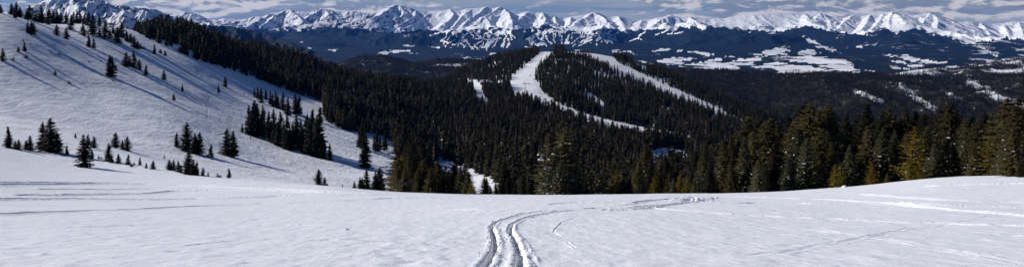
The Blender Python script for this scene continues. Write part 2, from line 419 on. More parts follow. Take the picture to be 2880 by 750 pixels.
# ------------------------------------------------------------------ the near ground
def make_ground():
    pxs = np.concatenate([np.linspace(-1500, -160, 24), np.arange(-150, 3031, 2.6), np.linspace(3045, 4400, 22)])
    segs = [(0.6, 5.5, .05), (5.5, 16, .0042), (16, 70, .0031), (70, 115, .0042), (115, 240, .007), (240, 620, .0052), (620, 2500, .011)]
    ld = []
    for a, b_, s in segs: ld += list(np.arange(math.log(a), math.log(b_), s))
    Ys = np.exp(np.array(ld))
    PX, YY = np.meshgrid(pxs, Ys)
    X = u_of(PX) * YY
    Z = und_z(X, YY)
    # tracks
    for tr, flag in [(t, 0) for t in TRACKS] + [(t, 1) for t in HILLTRACKS]:
        pts, w, dep, berm, rough = tr
        wp = world_pts(pts)
        if len(wp) < 2: continue
        yy = [q[1] for q in wp]; pad = w * 5
        r0 = np.searchsorted(Ys, min(yy) - pad); r1 = np.searchsorted(Ys, max(yy) + pad)
        xmin = min(q[0] for q in wp) - pad; xmax = max(q[0] for q in wp) + pad
        sub = slice(r0, r1)
        Xs, Ysub = X[sub], YY[sub]
        m = (Xs > xmin) & (Xs < xmax)
        if not m.any(): continue
        xs = Xs[m]; ys = Ysub[m]
        # slight natural wobble
        xw = xs + rough * w * .35 * fbm(xs / (w * 5), ys / (w * 5), 2); yw = ys + rough * w * .35 * fbm(xs / (w * 5) + 9, ys / (w * 5) + 5, 2)
        d, arc, side = polyline_dist(xw, yw, wp)
        L = arc.max() + 1e-6
        fade = sstep(0, .04, arc / L) * sstep(0, .05, 1 - arc / L + .02)
        rn = 1 + rough * .55 * fbm(xs / (w * 1.6), ys / (w * 1.6), 3)
        brk = np.clip(1 + .9 * rough * fbm(arc / (w * 22), arc * 0 + dep * 31, 2), .15, 1.5)
        d = d * (1 + rough * .35 * fbm(xs / (w * .7), ys / (w * .7), 2))
        trench = -dep * np.exp(-(d / (w * .62)) ** 6)
        bm = berm * np.exp(-((d - w * 1.35) / (w * .55)) ** 2) * np.clip(rn, .0, 2.2)
        crumbs = rough * berm * .5 * np.clip(fbm(xs / (w * .8), ys / (w * .8), 2) - .2, 0, 1) * np.exp(-(d / (w * 2.6)) ** 2) * 3
        zs = Z[sub]; zm = zs[m]; zm = zm + (trench + bm * np.where(side > 0, .75, 1.1) + crumbs) * fade * brk; zs[m] = zm; Z[sub] = zs
    # old pitted footprints and lumps left of the double track
    for k in range(70):
        if k < 34: px, py = random.gauss(1085, 75), random.uniform(668, 745)
        else: px, py = random.uniform(60, 2850), random.uniform(600, 745)
        d0 = ground_hit(px, py, 4)
        if not d0: continue
        x0 = u_of(px) * d0; s = random.uniform(.03, .09) * (d0 / 10)
        r0 = np.searchsorted(Ys, d0 - s * 6); r1 = np.searchsorted(Ys, d0 + s * 6)
        dd = ((X[r0:r1] - x0) / (s * random.uniform(1.2, 2.4))) ** 2 + ((YY[r0:r1] - d0) / (s * 1.6)) ** 2
        Z[r0:r1] += random.choice([-1, -1, .6]) * s * random.uniform(.25, .6) * np.exp(-dd * 1.2) + .0 * dd
    # crusty wind lips on the left bench
    V = np.stack([X, YY, Z], -1).reshape(-1, 3)
    Fc = grid_faces(len(Ys), len(pxs))
    # snow behind the photographer's feet, down to the same level
    n0 = len(V); xs = np.linspace(-60, 60, 40); ysb = np.linspace(-60, .62, 20)
    XB, YB = np.meshgrid(xs, ysb); ZB = -EYE - .02 + .03 * YB
    VB = np.stack([XB, YB, ZB - .01], -1).reshape(-1, 3)
    V = np.concatenate([V, VB]); Fc = np.concatenate([Fc, grid_faces(20, 40) + n0])
    structure('snow_ground', mesh_from('snow_ground', V, Fc, M_SNOW, True))
make_ground()

# ------------------------------------------------------------------ far mountains
SKY = [(-900,45),(-300,50),(0,55),(400,50),(480,43),(499,41),(517,35),(536,34),(558,41),(581,52),(599,60),(629,52),(666,56),(689,54),(711,48),(741,47),(763,37),(786,35),(804,28),(815,28),(838,32),(871,34),(886,30),(905,24),(924,27),(946,33),(960,37),(975,33),(997,32),(1016,35),(1034,38),(1049,39),(1068,32),(1087,23),(1105,15),(1117,14),(1135,17),(1154,22),(1176,32),(1199,36),(1221,35),(1251,30),(1266,25),(1277,28),(1295,30),(1310,25),(1325,24),(1351,23),(1366,19),(1374,22),(1381,26),(1405,19),(1418,23),(1440,36),(1451,43),(1470,36),(1488,32),(1507,37),(1526,35),(1552,43),(1585,52),(1608,47),(1645,43),(1667,35),(1682,37),(1701,45),(1720,48),(1738,45),(1761,52),(1787,58),(1794,61),(1805,56),(1824,56),(1850,50),(1869,48),(1889,42),(1902,48),(1920,48),(1942,47),(1965,50),(1995,52),(2032,52),(2069,48),(2095,43),(2129,39),(2162,38),(2200,37),(2237,37),(2274,39),(2308,36),(2326,43),(2349,50),(2367,52),(2386,47),(2400,43),(2422,47),(2448,41),(2482,37),(2512,32),(2530,39),(2553,45),(2579,42),(2616,36),(2639,44),(2661,50),(2694,63),(2724,60),(2758,63),(2791,67),(2821,66),(2847,61),(2880,60),(3000,55),(3200,62),(3800,50)]
TREEL = [(-900,80),(400,80),(620,79),(720,83),(840,84),(930,76),(1000,80),(1050,86),(1100,90),(1150,92),(1180,82),(1250,92),(1330,84),(1400,80),(1440,84),(1490,80),(1530,72),(1580,84),(1640,90),(1700,80),(1760,87),(1850,82),(1920,78),(2000,75),(2040,77),(2080,83),(2150,86),(2200,90),(2230,80),(2270,74),(2330,86),(2370,92),(2420,97),(2460,86),(2490,78),(2520,95),(2550,86),(2580,78),(2620,96),(2660,100),(2700,112),(2740,124),(2790,112),(2830,104),(2880,112),(3800,110)]
RUNS = []
for x0, L in ((960, [[(960,240),(930,270),(900,300),(880,350)],[(985,215),(1010,250),(1060,290)],[(940,300),(960,340),(1000,370)],[(1080,270),(1060,310),(1010,340),(980,370)],[(1110,300),(1100,340),(1060,360)],[(1150,260),(1190,240),(1260,250)],[(1190,250),(1180,300),(1150,350)],[(1230,240),(1240,290),(1215,350)],[(1170,290),(1120,340),(1090,380)],[(1260,290),(1270,340)],[(860,300),(800,330)],[(670,270),(700,260),(760,240)],[(780,290),(750,310),(800,320)],[(1010,290),(1100,300),(1200,290)],[(920,270),(960,250),(1000,240)],[(1280,230),(1270,260),(1288,300)],[(900,330),(930,350)],[(1000,330),(1020,360),(1040,375)]]),
              (1440, [[(-20,240),(0,265),(30,290)],[(105,300),(150,270),(200,250),(300,225)],[(160,320),(195,350)],[(200,290),(240,320),(260,350)],[(250,270),(270,310),(300,330)],[(310,250),(320,320)],[(350,240),(380,290),(370,330)],[(430,270),(420,300),(400,330)],[(450,330),(500,290),(530,270)],[(520,320),(570,285),(630,270)],[(500,350),(600,300)],[(690,270),(700,310),(720,325)],[(640,290),(640,340)],[(720,270),(740,300),(755,325)],[(760,290),(790,310)],[(700,250),(760,270),(800,250)],[(890,310),(950,290),(970,260),(1010,240)],[(950,290),(980,300)],[(1080,265),(1140,245),(1190,225)],[(1200,255),(1230,225)],[(1170,258),(1250,252),(1288,240)],[(100,355),(150,360)],[(460,350),(480,335)],[(210,240),(190,280),(230,330)],[(280,240),(330,235),(390,240)],[(560,250),(600,262),(680,252)]])):
    for l in L: RUNS.append([(x0 + a / 2.683, b / 2.683) for a, b in l])
MEAD = []
for x0, L in ((1920, [[(530,415),(600,385),(700,365),(770,350),(825,355),(815,380),(800,410),(700,415),(600,420)],[(840,410),(900,380),(960,375),(1070,395),(1040,410),(900,415)],[(0,490),(150,470),(300,430),(350,420),(480,450),(560,425),(700,425),(850,430),(950,420),(1100,430),(1250,450),(1288,480),(1288,545),(1200,530),(1050,535),(900,565),(800,560),(600,535),(400,525),(0,520)],[(0,430),(100,440),(50,455),(0,450)],[(0,400),(100,385),(220,395),(250,420),(180,420),(80,400)],[(905,270),(930,270),(1000,315),(1060,350),(1100,375),(1030,360),(950,325),(910,305)],[(1050,340),(1100,350),(1180,365),(1120,390),(1080,370)]]),
              (2400, [[(190,412),(300,415),(420,415),(460,440),(600,465),(730,470),(650,480),(580,490),(540,480),(450,470),(400,450),(300,430)],[(280,455),(400,465),(400,480),(300,475)],[(265,495),(400,515),(450,525),(300,520)],[(400,495),(500,487),(550,505),(500,525),(440,515)],[(0,520),(100,530),(220,545),(100,555),(0,558)],[(680,510),(800,490),(940,485),(975,500),(900,505),(760,515),(700,525)],[(1000,475),(1100,455),(1200,440),(1260,455),(1150,470),(1050,490)],[(930,345),(960,350),(1050,400),(1115,435),(1090,435),(1000,385)],[(10,365),(40,345),(65,350),(60,365)]]),
              (1440, [[(755,380),(800,378),(910,390),(915,405),(800,400),(755,395)],[(1040,390),(1080,372),(1130,365),(1195,372),(1190,385),(1100,385),(1050,398)],[(1085,465),(1150,445),(1288,420),(1288,500),(1200,490),(1150,480)],[(945,455),(1000,465),(1070,485),(1000,480)],[(1220,390),(1288,380),(1288,400)],[(990,420),(1110,410),(1110,420),(1000,435)]]),
              (960, [[(265,410),(300,390),(400,376),(500,380),(600,408),(540,405),(430,392),(425,405),(380,395),(280,418)],[(415,348),(480,338),(560,345),(550,352)],[(665,352),(750,358),(740,364)],[(870,425),(900,418),(1000,435),(1100,450),(1180,450),(1160,458),(1000,445)],[(1118,400),(1170,400),(1250,425),(1230,445),(1160,440),(1120,420)]]),
              (480, [[(250,260),(290,255),(330,275),(325,290),(290,275)],[(520,330),(570,310),(630,297),(600,315),(550,335)],[(1040,358),(1070,362),(1060,375),(1035,372)],[(1180,385),(1230,355),(1265,365),(1250,385)],[(980,310),(1000,318),(985,325)],[(1175,333),(1200,345),(1180,347)]])):
    for l in L: MEAD.append([(x0 + a / 2.683, b / 2.683) for a, b in l])

def interp(L, x): return np.interp(x, [q[0] for q in L], [q[1] for q in L])
def blur1(v, s):
    r = int(3 * s) + 1; k = np.exp(-.5 * (np.arange(-r, r + 1) / s) ** 2); k /= k.sum()
    return np.convolve(np.pad(v, r, mode='edge'), k, mode='valid')

def make_range():
    pxs = np.concatenate([np.linspace(-900, -60, 60), np.arange(-50, 2951, 1.6), np.linspace(2960, 3800, 60)])
    sky = interp(SKY, pxs); sky_s = blur1(sky, 14); sky_m = blur1(sky, 4)
    vfloor = [(3500, 330), (4400, 250), (5200, 212), (7000, 186), (9000, 166), (11000, 150), (12500, 132)]
    Ys = np.concatenate([np.exp(np.arange(math.log(3500), math.log(11500), .010)), np.linspace(11550, 15900, 90), np.linspace(15930, 18000, 105), np.linspace(18040, 18400, 8), np.linspace(18500, 22000, 12)])
    PX, YY = np.meshgrid(pxs, Ys); X = u_of(PX) * YY
    row_low = pchip([q[0] for q in vfloor] + [30000], [q[1] for q in vfloor] + [125], YY)
    zlow = -(row_low - HZ) / F * YY
    Yc, Y0 = 17800.0, 11800.0
    w = np.clip((YY - Y0) / (Yc - Y0), 0, 1)
    # spurs wander sideways on the way down
    warp = (1 - w) * (140 * fbm(X / 2600, YY / 2600, 2)) * 1.0
    iw = np.clip((PX + warp - pxs[0]), 0, None) + pxs[0]
    s_sharp = np.interp(iw, pxs, sky); s_mid = np.interp(iw, pxs, sky_m); s_soft = np.interp(iw, pxs, sky_s)
    k1 = sstep(.55, 1, w); k2 = sstep(.15, .7, w)
    s = s_soft * (1 - k2) + (s_mid * (1 - k1) + s_sharp * k1) * k2
    tls = blur1(interp(TREEL, pxs), 14)
    Yt = 16000.0; zsky = -(s - HZ) / F * Yc; ztl = -(np.interp(iw, pxs, tls) - HZ) / F * Yt
    p1 = np.clip((YY - Y0) / (Yt - Y0), 0, 1); p2 = np.clip((YY - Yt) / (Yc - Yt), 0, 1)
    z = np.where(YY < Yt, zlow * (1 - sstep(0, .3, p1)) + sstep(0, .3, p1) * (-150 + (ztl + 150) * p1 ** 1.3), ztl + (zsky - ztl) * p2)
    env = sstep(.02, .35, w) * (1 - sstep(.80, 1.0, w)); e2 = p2 * (1 - p2) * 4
    z = z - 95 * e2
    rd = ridged(X / 1500 + .35 * fbm(X / 2500, YY / 2500, 2), YY / 3600, 5, .5) - .95
    z = z + env * (150 - 90 * sstep(1850, 1980, PX) * sstep(2350, 2250, PX) * p2) * rd * (1 - .6 * p2)
    # rock and snow spurs that come down from the summits
    SP = []
    for x0, L in ((480, [[(870,75),(800,105),(740,150),(700,190)],[(900,76),(960,120),(1000,165)],[(1140,65),(1070,100),(1010,150),(960,195)],[(1170,70),(1200,120),(1160,180)],[(760,100),(700,130),(620,180)],[(1288,112),(1240,130),(1180,160),(1120,200)]]),
                  (960, [[(405,38),(350,75),(290,110),(235,135)],[(440,42),(470,80),(465,118),(400,140),(300,155),(200,190)],[(690,97),(640,115),(570,160),(490,212)],[(560,75),(560,120),(480,170),(420,200)],[(820,70),(850,110),(800,160),(740,200)],[(985,66),(920,110),(880,150),(830,215)],[(1090,54),(1040,100),(960,145),(900,215)],[(1195,50),(1140,85),(1080,120),(1110,160),(1150,215)],[(1230,62),(1270,110),(1288,170)]]),
                  (1440, [[(130,87),(90,115),(40,160),(0,200)],[(230,95),(260,140),(230,200)],[(320,118),(330,160),(300,220)],[(450,126),(440,170),(400,220)],[(610,95),(540,135),(470,180),(430,230)],[(620,95),(680,130),(730,170),(740,230)],[(800,122),(820,160),(860,225)],[(980,150),(960,190)],[(1205,113),(1130,145),(1060,200)],[(1090,138),(1100,180),(1080,210)]]),
                  (1920, [[(60,125),(110,170),(160,215)],[(920,103),(960,150),(990,200)],[(1045,97),(1000,140),(1020,190),(1060,225)],[(1050,98),(1110,150),(1130,240)],[(1288,115),(1230,160),(1150,235)]]),
                  (2400, [[(130,110),(110,160),(60,230)],[(300,87),(275,130),(265,180),(285,215)],[(310,90),(350,130),(400,175)],[(220,100),(200,160),(130,230)],[(420,120),(430,170),(380,240)],[(585,97),(540,140),(530,180),(450,245)],[(600,100),(640,150),(630,230)],[(640,118),(720,140),(780,190),(800,290)],[(790,170),(830,220),(890,310)],[(960,170),(1000,220),(1050,300)],[(1130,178),(1160,240),(1200,310)],[(1250,162),(1270,220),(1288,290)]])):
        for l in L: SP.append([(x0 + q / 2.683, r_ / 2.683) for q, r_ in l])
    for l in SP:
        r0 = l[0][1]; n3 = []
        for q, r_ in l:
            sk = float(np.interp(q, pxs, sky)); f_ = np.clip((r_ - r0) / max(20.0, l[-1][1] - r0), 0, 1)
            Yq = Yc - f_ * (Yc - Yt) * .95; n3.append((u_of(q) * Yq, Yq, -(max(r_, sk + .2) - HZ) / F * Yq))
        xmin = min(q[0] for q in n3) - 900; xmax = max(q[0] for q in n3) + 900
        m = (X > xmin) & (X < xmax) & (YY > Yt - 600) & (YY <= Yc + 10); xs, ys = X[m], YY[m]; best = np.full(xs.shape, -1e9)
        for A_, B_ in zip(n3[:-1], n3[1:]):
            dx, dy = B_[0] - A_[0], B_[1] - A_[1]; t = np.clip(((xs - A_[0]) * dx + (ys - A_[1]) * dy) / (dx * dx + dy * dy), 0, 1)
            dd = np.hypot(xs - A_[0] - t * dx, ys - A_[1] - t * dy)
            best = np.maximum(best, A_[2] + t * (B_[2] - A_[2]) - np.interp(A_[0] / A_[1], [-.1, .15], [.62, .36]) * dd)
        best = best + 10 * fbm(xs / 300, ys / 300, 3) * (1 - sstep(.9, 1., p2[m]))
        zz = z[m]; z[m] = np.maximum(zz, best)
    rd2 = ridged(X / 330 + .5 * fbm(X / 700, YY / 900, 2), YY / 900, 4, .55) - .95
    z = z + sstep(.2, .5, w) * (1 - sstep(.96, 1, w)) * (24 - 12 * sstep(1900, 2050, PX) * sstep(2300, 2200, PX)) * rd2
    lim = -(np.interp(PX, pxs, sky) - HZ) / F * YY; kk = 4 + 26 * (1 - p2)
    z = np.where((YY <= Yc) & (w > 0), lim - kk * np.logaddexp(0, np.clip((lim - z) / kk, -60, 60)) + kk * .69 * 0, z)
    # foothills of the wide valley
    fe = sstep(4800, 6500, YY) * (1 - sstep(0, .35, w))
    z = z + fe * (52 * fbm(X / 2400 + 5, YY / 1700, 4) + 14 * ridged(X / 700, YY / 700, 3) - 12)
    # behind the crest
    back = np.clip((YY - Yc) / 4000, 0, 1); z = np.where(YY > Yc, zsky + (-500) * back + 25 * fbm(X / 500, YY / 500, 3) * np.minimum(1, back * 8), z)
    z = z + sstep(.8, 1, w) * 5 * fbm(X / 160, YY / 160, 3)
    prow = HZ - z / YY * F
    # where open snow lies
    tl = np.interp(PX, pxs, interp(TREEL, pxs)) + 6.5 * fbm(PX / 16, prow / 14, 5, .6)
    snowy = sstep(4, -4, prow - tl)
    patch = sstep(.25, .75, fbm(X / 420, YY / 700, 4) + .1) * sstep(30, 0, prow - tl)
    snowy = np.maximum(snowy, .55 * patch)
    sel = (PX > 1180) & (PX < 1960) & (prow < 150) & (prow > 62) & (YY < Yc)
    a = PX[sel]; b = prow[sel]; dm = np.full(a.shape, 99.)
    aw = a + 2.6 * fbm(a / 9, b / 7, 3)
    for r in RUNS: dm = np.minimum(dm, polyline_dist(aw, b * 1.0, r)[0])
    web = ridged((a + .55 * b) / 17 + .6 * fbm(a / 25, b / 25, 2), b / 46 + 3, 3, .6)
    zone = np.maximum(sstep(1222, 1262, a) * sstep(1452, 1420, a) * sstep(78, 92, b - .0 * a) * sstep(142, 128, b), sstep(1472, 1500, a) * sstep(1770, 1700, a) * sstep(76, 86, b) * sstep(136 - (a - 1500) * .05, 122 - (a - 1500) * .05, b))
    tmp = snowy[sel]; tmp = np.maximum(tmp, sstep(2.4, .6, dm + 1.5 * fbm(a / 4, b / 4, 2))); tmp = np.maximum(tmp, zone * sstep(1.24, 1.40, web)); snowy[sel] = tmp
    sel = (prow > 88) & (prow < 225) & (YY < 16000)
    a = PX[sel] + 7.0 * fbm(PX[sel] / 16, prow[sel] / 6, 4); b = prow[sel] + 2.6 * fbm(PX[sel] / 18 + 5, prow[sel] / 6, 4); mm = np.zeros(a.shape)
    for k, q in enumerate(MEAD): mm = np.maximum(mm, in_poly(a, b, q).astype(float))
    groves = fbm(X[sel] / 260, YY[sel] / 500, 4)
    mm = mm * np.where(groves > .10, .30, 1.0)
    tmp = snowy[sel]; tmp = np.maximum(tmp, mm); snowy[sel] = tmp
    # thin snow between trees in the open woods of the valley and on the right-hand flank
    thin = .42 * sstep(.0, .6, fbm(X / 300 + 4, YY / 420, 4)) * ((prow > 150) | ((PX > 2350) & (prow > 95)))
    thin2 = .5 * sstep(2640, 2760, PX) * sstep(.05, .35, fbm(X / 330 + 14, YY / 500, 4)) * (prow > 85)
    snowy = np.maximum(snowy, np.maximum(thin, thin2))
    gy, gx = np.gradient(z); steep = ridged(X / 150 + .3 * fbm(X / 300, YY / 300, 2), YY / 800, 4, .6) - 1.0
    rocky = np.clip(.30 + .6 * steep, 0, .62) * sstep(1350, 1000, PX) + np.clip(.0 + .4 * steep, 0, .45) * (1 - sstep(1300, 900, PX))
    V = np.stack([X, YY, z], -1).reshape(-1, 3)
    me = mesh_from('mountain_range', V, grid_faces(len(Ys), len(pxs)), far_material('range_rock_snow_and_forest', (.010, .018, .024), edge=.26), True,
                   {'snowy': snowy.ravel(), 'rocky': rocky.ravel()})
    structure('mountain_range', me)
make_range()

def make_massif():
    """the big snow massif above the left slope and its long white shoulder"""
    S = [(-900,60),(-300,50),(-100,42),(40,32),(60,28),(86,17),(100,8),(112,9),(129,0),(150,-10),(180,-20),(205,-24),(230,-28),(260,-15),(290,0),(319,15),(337,13),(369,19),(399,22),(425,25),(440,27),(458,36),(480,44),(530,56),(600,66),(650,74),(720,88),(800,112),(900,150)]
    pxs = np.arange(-900, 901, 2.0) ; Ys = np.linspace(4300, 7900, 210)
    sky = interp(S, pxs); ss = blur1(sky, 12); sm = blur1(sky, 3)
    PX, YY = np.meshgrid(pxs, Ys); X = u_of(PX) * YY; Yc = 7200.; w = np.clip((YY - 4300) / (Yc - 4300), 0, 1)
    iw = PX + (1 - w) * 110 * fbm(X / 1200, YY / 1500, 2)
    k1 = sstep(.6, 1, w); k2 = sstep(.1, .7, w)
    s = np.interp(iw, pxs, ss) * (1 - k2) + (np.interp(iw, pxs, sm) * (1 - k1) + np.interp(iw, pxs, sky) * k1) * k2
    zs = -(s - HZ) / F * Yc; zl = -190.
    z = zl + (zs - zl) * w ** 1.15
    env = sstep(.02, .3, w) * (1 - sstep(.82, 1, w))
    z = z + env * (140 * (ridged(X / 640 + .4 * YY / 900, YY / 1500, 5) - 1.)) + sstep(.45, .65, w) * (1 - sstep(.93, 1, w)) * sstep(760, 560, PX) * 22 * (ridged(X / 120 + YY / 420 + .4 * fbm(X / 300, YY / 300, 2), YY / 620, 5, .6) - 1)
    lim = -(np.interp(PX, pxs, sky) - HZ) / F * YY; kk = 2 + 12 * (1 - w)
    z = np.where(YY <= Yc, lim - kk * np.logaddexp(0, np.clip((lim - z) / kk, -60, 60)), z)
    back = np.clip((YY - Yc) / 700, 0, 1); z = np.where(YY > Yc, zs - 260 * back, z)
    prow = HZ - z / YY * F
    tl = np.interp(PX, [-900, 0, 400, 520, 640, 760], [120, 118, 82, 70, 74, 80]) + 4 * fbm(PX / 20, prow / 12, 3)
    snowy = sstep(4, -4, prow - tl)
    rocky = np.clip(.26 + .7 * (ridged(X / 70, YY / 260, 4, .6) - 1.0), 0, .62)
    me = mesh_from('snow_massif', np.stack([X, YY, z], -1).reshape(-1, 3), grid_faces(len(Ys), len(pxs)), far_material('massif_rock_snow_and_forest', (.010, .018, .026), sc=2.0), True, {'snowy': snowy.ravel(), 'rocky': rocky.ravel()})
    structure('snow_massif', me)
make_massif()

HILLS = {}
def make_hill(name, S, Yf, Yc, rowf, rough, nscale, snowfn, mat, px0, px1, step=3.0, nY=120, back=700, drop=220):
    pxs = np.arange(px0, px1 + 1, step); Ys = np.concatenate([np.linspace(Yf, Yc, nY), np.linspace(Yc, Yc + back, 14)[1:]])
    sky = interp(S, pxs); sm = blur1(sky, 8)
    PX, YY = np.meshgrid(pxs, Ys); X = u_of(PX) * YY; w = np.clip((YY - Yf) / (Yc - Yf), 0, 1)
    iw = PX + (1 - w) * 60 * fbm(X / nscale / 2, YY / nscale / 2, 2)
    s = np.interp(iw, pxs, sm) * (1 - sstep(.5, 1, w)) + sky[None, :] * sstep(.5, 1, w)
    zc = -(s - HZ) / F * Yc; rf = interp(rowf, pxs)[None, :]; zf = -(rf - HZ) / F * Yf
    z = zf + (zc - zf) * (w ** .9)
    z = z + 4 * w * (1 - w) * rough * (ridged(X / nscale, YY / nscale / 1.2, 3) - .8) + rough * .1 * fbm(X / 60, YY / 60, 3)
    bk = np.clip((YY - Yc) / back, 0, 1); z = z - drop * bk
    prow = HZ - z / YY * F
    snowy = snowfn(PX, prow, X, YY)
    me = mesh_from(name, np.stack([X, YY, z], -1).reshape(-1, 3), grid_faces(len(Ys), len(pxs)), mat, True, {'snowy': snowy.ravel(), 'rocky': np.zeros(snowy.size)})
    structure(name, me)
    HILLS[name] = (pxs, Ys, z, snowy)
M_HILL = far_material('hill_snow_and_forest_floor', (.028, .028, .024), sc=4.0, edge=.22)
def sn_right(PX, r, X, Y):
    s = .27 + .09 * fbm(X / 150, Y / 150, 4) + .07 * sstep(2300, 2550, PX)
    for a, wd in (([(2530,240),(2570,268),(2610,295),(2650,325)], 11), ([(2725,232),(2770,250),(2820,280),(2870,300)], 16), ([(2400,255),(2450,272),(2480,285)], 9), ([(2660,262),(2700,278)], 7)):
        d = polyline_dist(PX + 8 * fbm(PX / 20, r / 12, 3), r, a)[0]; s = np.maximum(s, .24 + .36 * sstep(wd * 1.3, wd * .2, d) + .18 * fbm(X / 40, Y / 40, 3))
    return s
make_hill('forested_ridge', [(1300,300),(1500,262),(1650,235),(1760,210),(1850,200),(1920,196),(2000,197),(2060,198),(2120,203),(2200,209),(2300,206),(2380,206),(2450,209),(2530,212),(2600,213),(2680,216),(2760,217),(2830,212),(2880,208),(3000,205),(3500,190)], 1950, 3100, [(1300,420),(2100,390),(2500,370),(3500,360)], 38, 520, sn_right, M_HILL, 1300, 3500)
def sn_ctr(PX, r, X, Y): return .32 + .22 * fbm(X / 170, Y / 170, 4)
make_hill('rolling_hills', [(780,240),(860,215),(920,190),(960,178),(1000,163),(1040,157),(1080,158),(1120,166),(1160,178),(1190,176),(1225,166),(1260,165),(1300,168),(1380,171),(1420,172),(1500,190),(1650,230)], 3000, 4300, [(780,300),(1650,300)], 40, 600, sn_ctr, M_HILL, 780, 1650)
def sn_far(PX, r, X, Y): return .42 + .3 * fbm(X / 210, Y / 260, 4)
make_hill('speckled_hill', [(2380,235),(2480,215),(2540,202),(2600,190),(2640,188),(2680,196),(2720,186),(2790,176),(2840,168),(2880,164),(3000,155),(3300,140)], 3700, 4700, [(2380,260),(3300,240)], 36, 600, sn_far, M_HILL, 2380, 3300)

# ------------------------------------------------------------------ spruce prototypes (unit height)
def spruce(seed, levels, per, sprays, rad, base=.03, droop=.35, gap=.1, pw=.85, leaf=.05, top=1.0, ragged=.25, lean=0.0, cone=False):
    r = random.Random(seed); V = []; Fc = []; tone = []
    tips = []
    for li in range(levels):
        t = (li + r.random() * .8) / levels
        z0 = base + (top - base) * t ** .92
        L0 = rad * (1 - t) ** pw + .006
        if t < .12: L0 *= .75 + t * 2
        skew = r.uniform(0, 6.28)
        for k in range(per):
            if r.random() < gap: continue
            a = skew + 6.2832 * (k + r.uniform(-.35, .35)) / per
            L = L0 * r.uniform(1 - ragged * 1.6, 1 + ragged * .7)
            dr = droop * r.uniform(.5, 1.3) * (1 - t * 1.3); zj = z0 + r.uniform(-.6, .6) * (top - base) / levels * 1.3
            ca, sa = math.cos(a), math.sin(a); ton = r.random()
            for s in range(sprays):
                f = (s + .35 + r.random() * .6) / sprays
                rr = L * f; zz = zj - dr * L * f + .35 * L * max(0, f - .6) * .6
                px_, py_ = ca * rr, sa * rr
                hw = leaf * (1.15 - .55 * f) * r.uniform(.6, 1.2) * (.35 + .65 * (1 - t)) ; hl = leaf * r.uniform(.8, 1.5) * (.4 + .6 * (1 - t))
                tw = r.uniform(-.6, .6); hang = r.uniform(.15, .8)
                dx, dy = math.cos(a + tw), math.sin(a + tw); nx, ny = -dy, dx
                b = len(V); roll = r.uniform(-.5, .5)
                V += [(px_ - dx * hl * .35, py_ - dy * hl * .35, zz + .25 * hl),
                      (px_ + nx * hw * .6, py_ + ny * hw * .6, zz + roll * hw - hang * hl * .25),
                      (px_ + dx * hl, py_ + dy * hl, zz - hang * hl * .5 + .2 * hl),
                      (px_ - nx * hw * .6, py_ - ny * hw * .6, zz - roll * hw - hang * hl * .35)]
                Fc.append((b, b + 1, b + 2, b + 3)); tone.append(.6 * ton + .4 * r.random())
                if s >= sprays // 2: tips.append((px_, py_, zz, hl))
    V = np.array(V)
    if lean: V[:, 0] += lean * V[:, 2] ** 2
    V[:, 0] += .012 * np.sin(V[:, 2] * 9 + seed); V[:, 1] += .012 * np.cos(V[:, 2] * 7 + seed)
    return V, np.array(Fc), tone, tips
def crown_mesh(name, args, mat, core=True):
    V, Fc, tone, tips = spruce(**args)
    me = mesh_from(name, V, Fc, mat, False, {'tone': np.array(tone)})
    return me, tips
def trunk_mesh(name, r=.014, mat=None, h=.97):
    m = MB(); m.tube((0, 0, -.06), (0, 0, .35), r * 1.25, r, 7); m.tube((0, 0, .35), (.0, 0, h), r, r * .15, 6)
    return m.mesh(name, mat or M_BARK)
def snow_clumps(name, tips, n, seed, size=.012, zmax=.8):
    r = random.Random(seed); V = []; Fs = []
    c = [t for t in tips if .04 < t[2] < zmax]
    oct_f = [(0,1,2),(0,2,3),(0,3,4),(0,4,1),(5,2,1),(5,3,2),(5,4,3),(5,1,4)]
    for _ in range(n):
        x, y, z, hl = r.choice(c); k = r.random() ** 2.2
        for q in range(1 + int(k * 4)):
            s = size * (.45 + 1.1 * k) * r.uniform(.7, 1.2); b = len(V)
            ox, oy = x + r.uniform(-1, 1) * s * 1.2 * q * .6, y + r.uniform(-1, 1) * s * 1.2 * q * .6; oz = z + .25 * hl
            V.append((ox, oy, oz + s * .75))
            for j in range(4):
                a = r.uniform(-.3, .3) + j * 1.5708; V.append((ox + math.cos(a) * s * r.uniform(.9, 1.5), oy + math.sin(a) * s * r.uniform(.9, 1.5), oz + r.uniform(-.2, .2) * s))
            V.append((ox, oy, oz - s * .4)); Fs += [tuple(i + b for i in f) for f in oct_f]
    return mesh_from(name, V, Fs, M_TSNOW, True)

TR = trunk_mesh('trunk')
HI = []   # detailed nearby spruces
for k, (rad, pw, dr, gap, rag) in enumerate([(.25, .80, .38, .06, .25), (.29, .75, .30, .08, .32), (.22, .88, .45, .06, .25), (.27, .72, .42, .08, .28)]):
    me, tips = crown_mesh('spruce_crown', dict(seed=20 + k, levels=44, per=11, sprays=10, rad=rad, pw=pw, droop=dr, gap=gap, ragged=rag, leaf=.036), M_GREEN)
    HI.append((me, snow_clumps('clinging_snow', tips, (46, 80, 32, 64)[k], 50 + k, .0095, .60)))
def recol(me, mat, name): m = me.copy(); m.name = name; m.materials.clear(); m.materials.append(mat); return m
MID = []  # smaller scattered spruces of the open slope
for k, (rad, pw, dr, gap, rag) in enumerate([(.22, .8, .35, .15, .35), (.27, .75, .30, .18, .40), (.18, .9, .40, .15, .35), (.31, .7, .25, .18, .4), (.24, .8, .45, .15, .3)]):
    me, tips = crown_mesh('spruce_crown', dict(seed=70 + k, levels=28, per=11, sprays=7, rad=rad, pw=pw, droop=dr, gap=gap, ragged=rag, leaf=.062), M_DARK)
    MID.append((me, None))
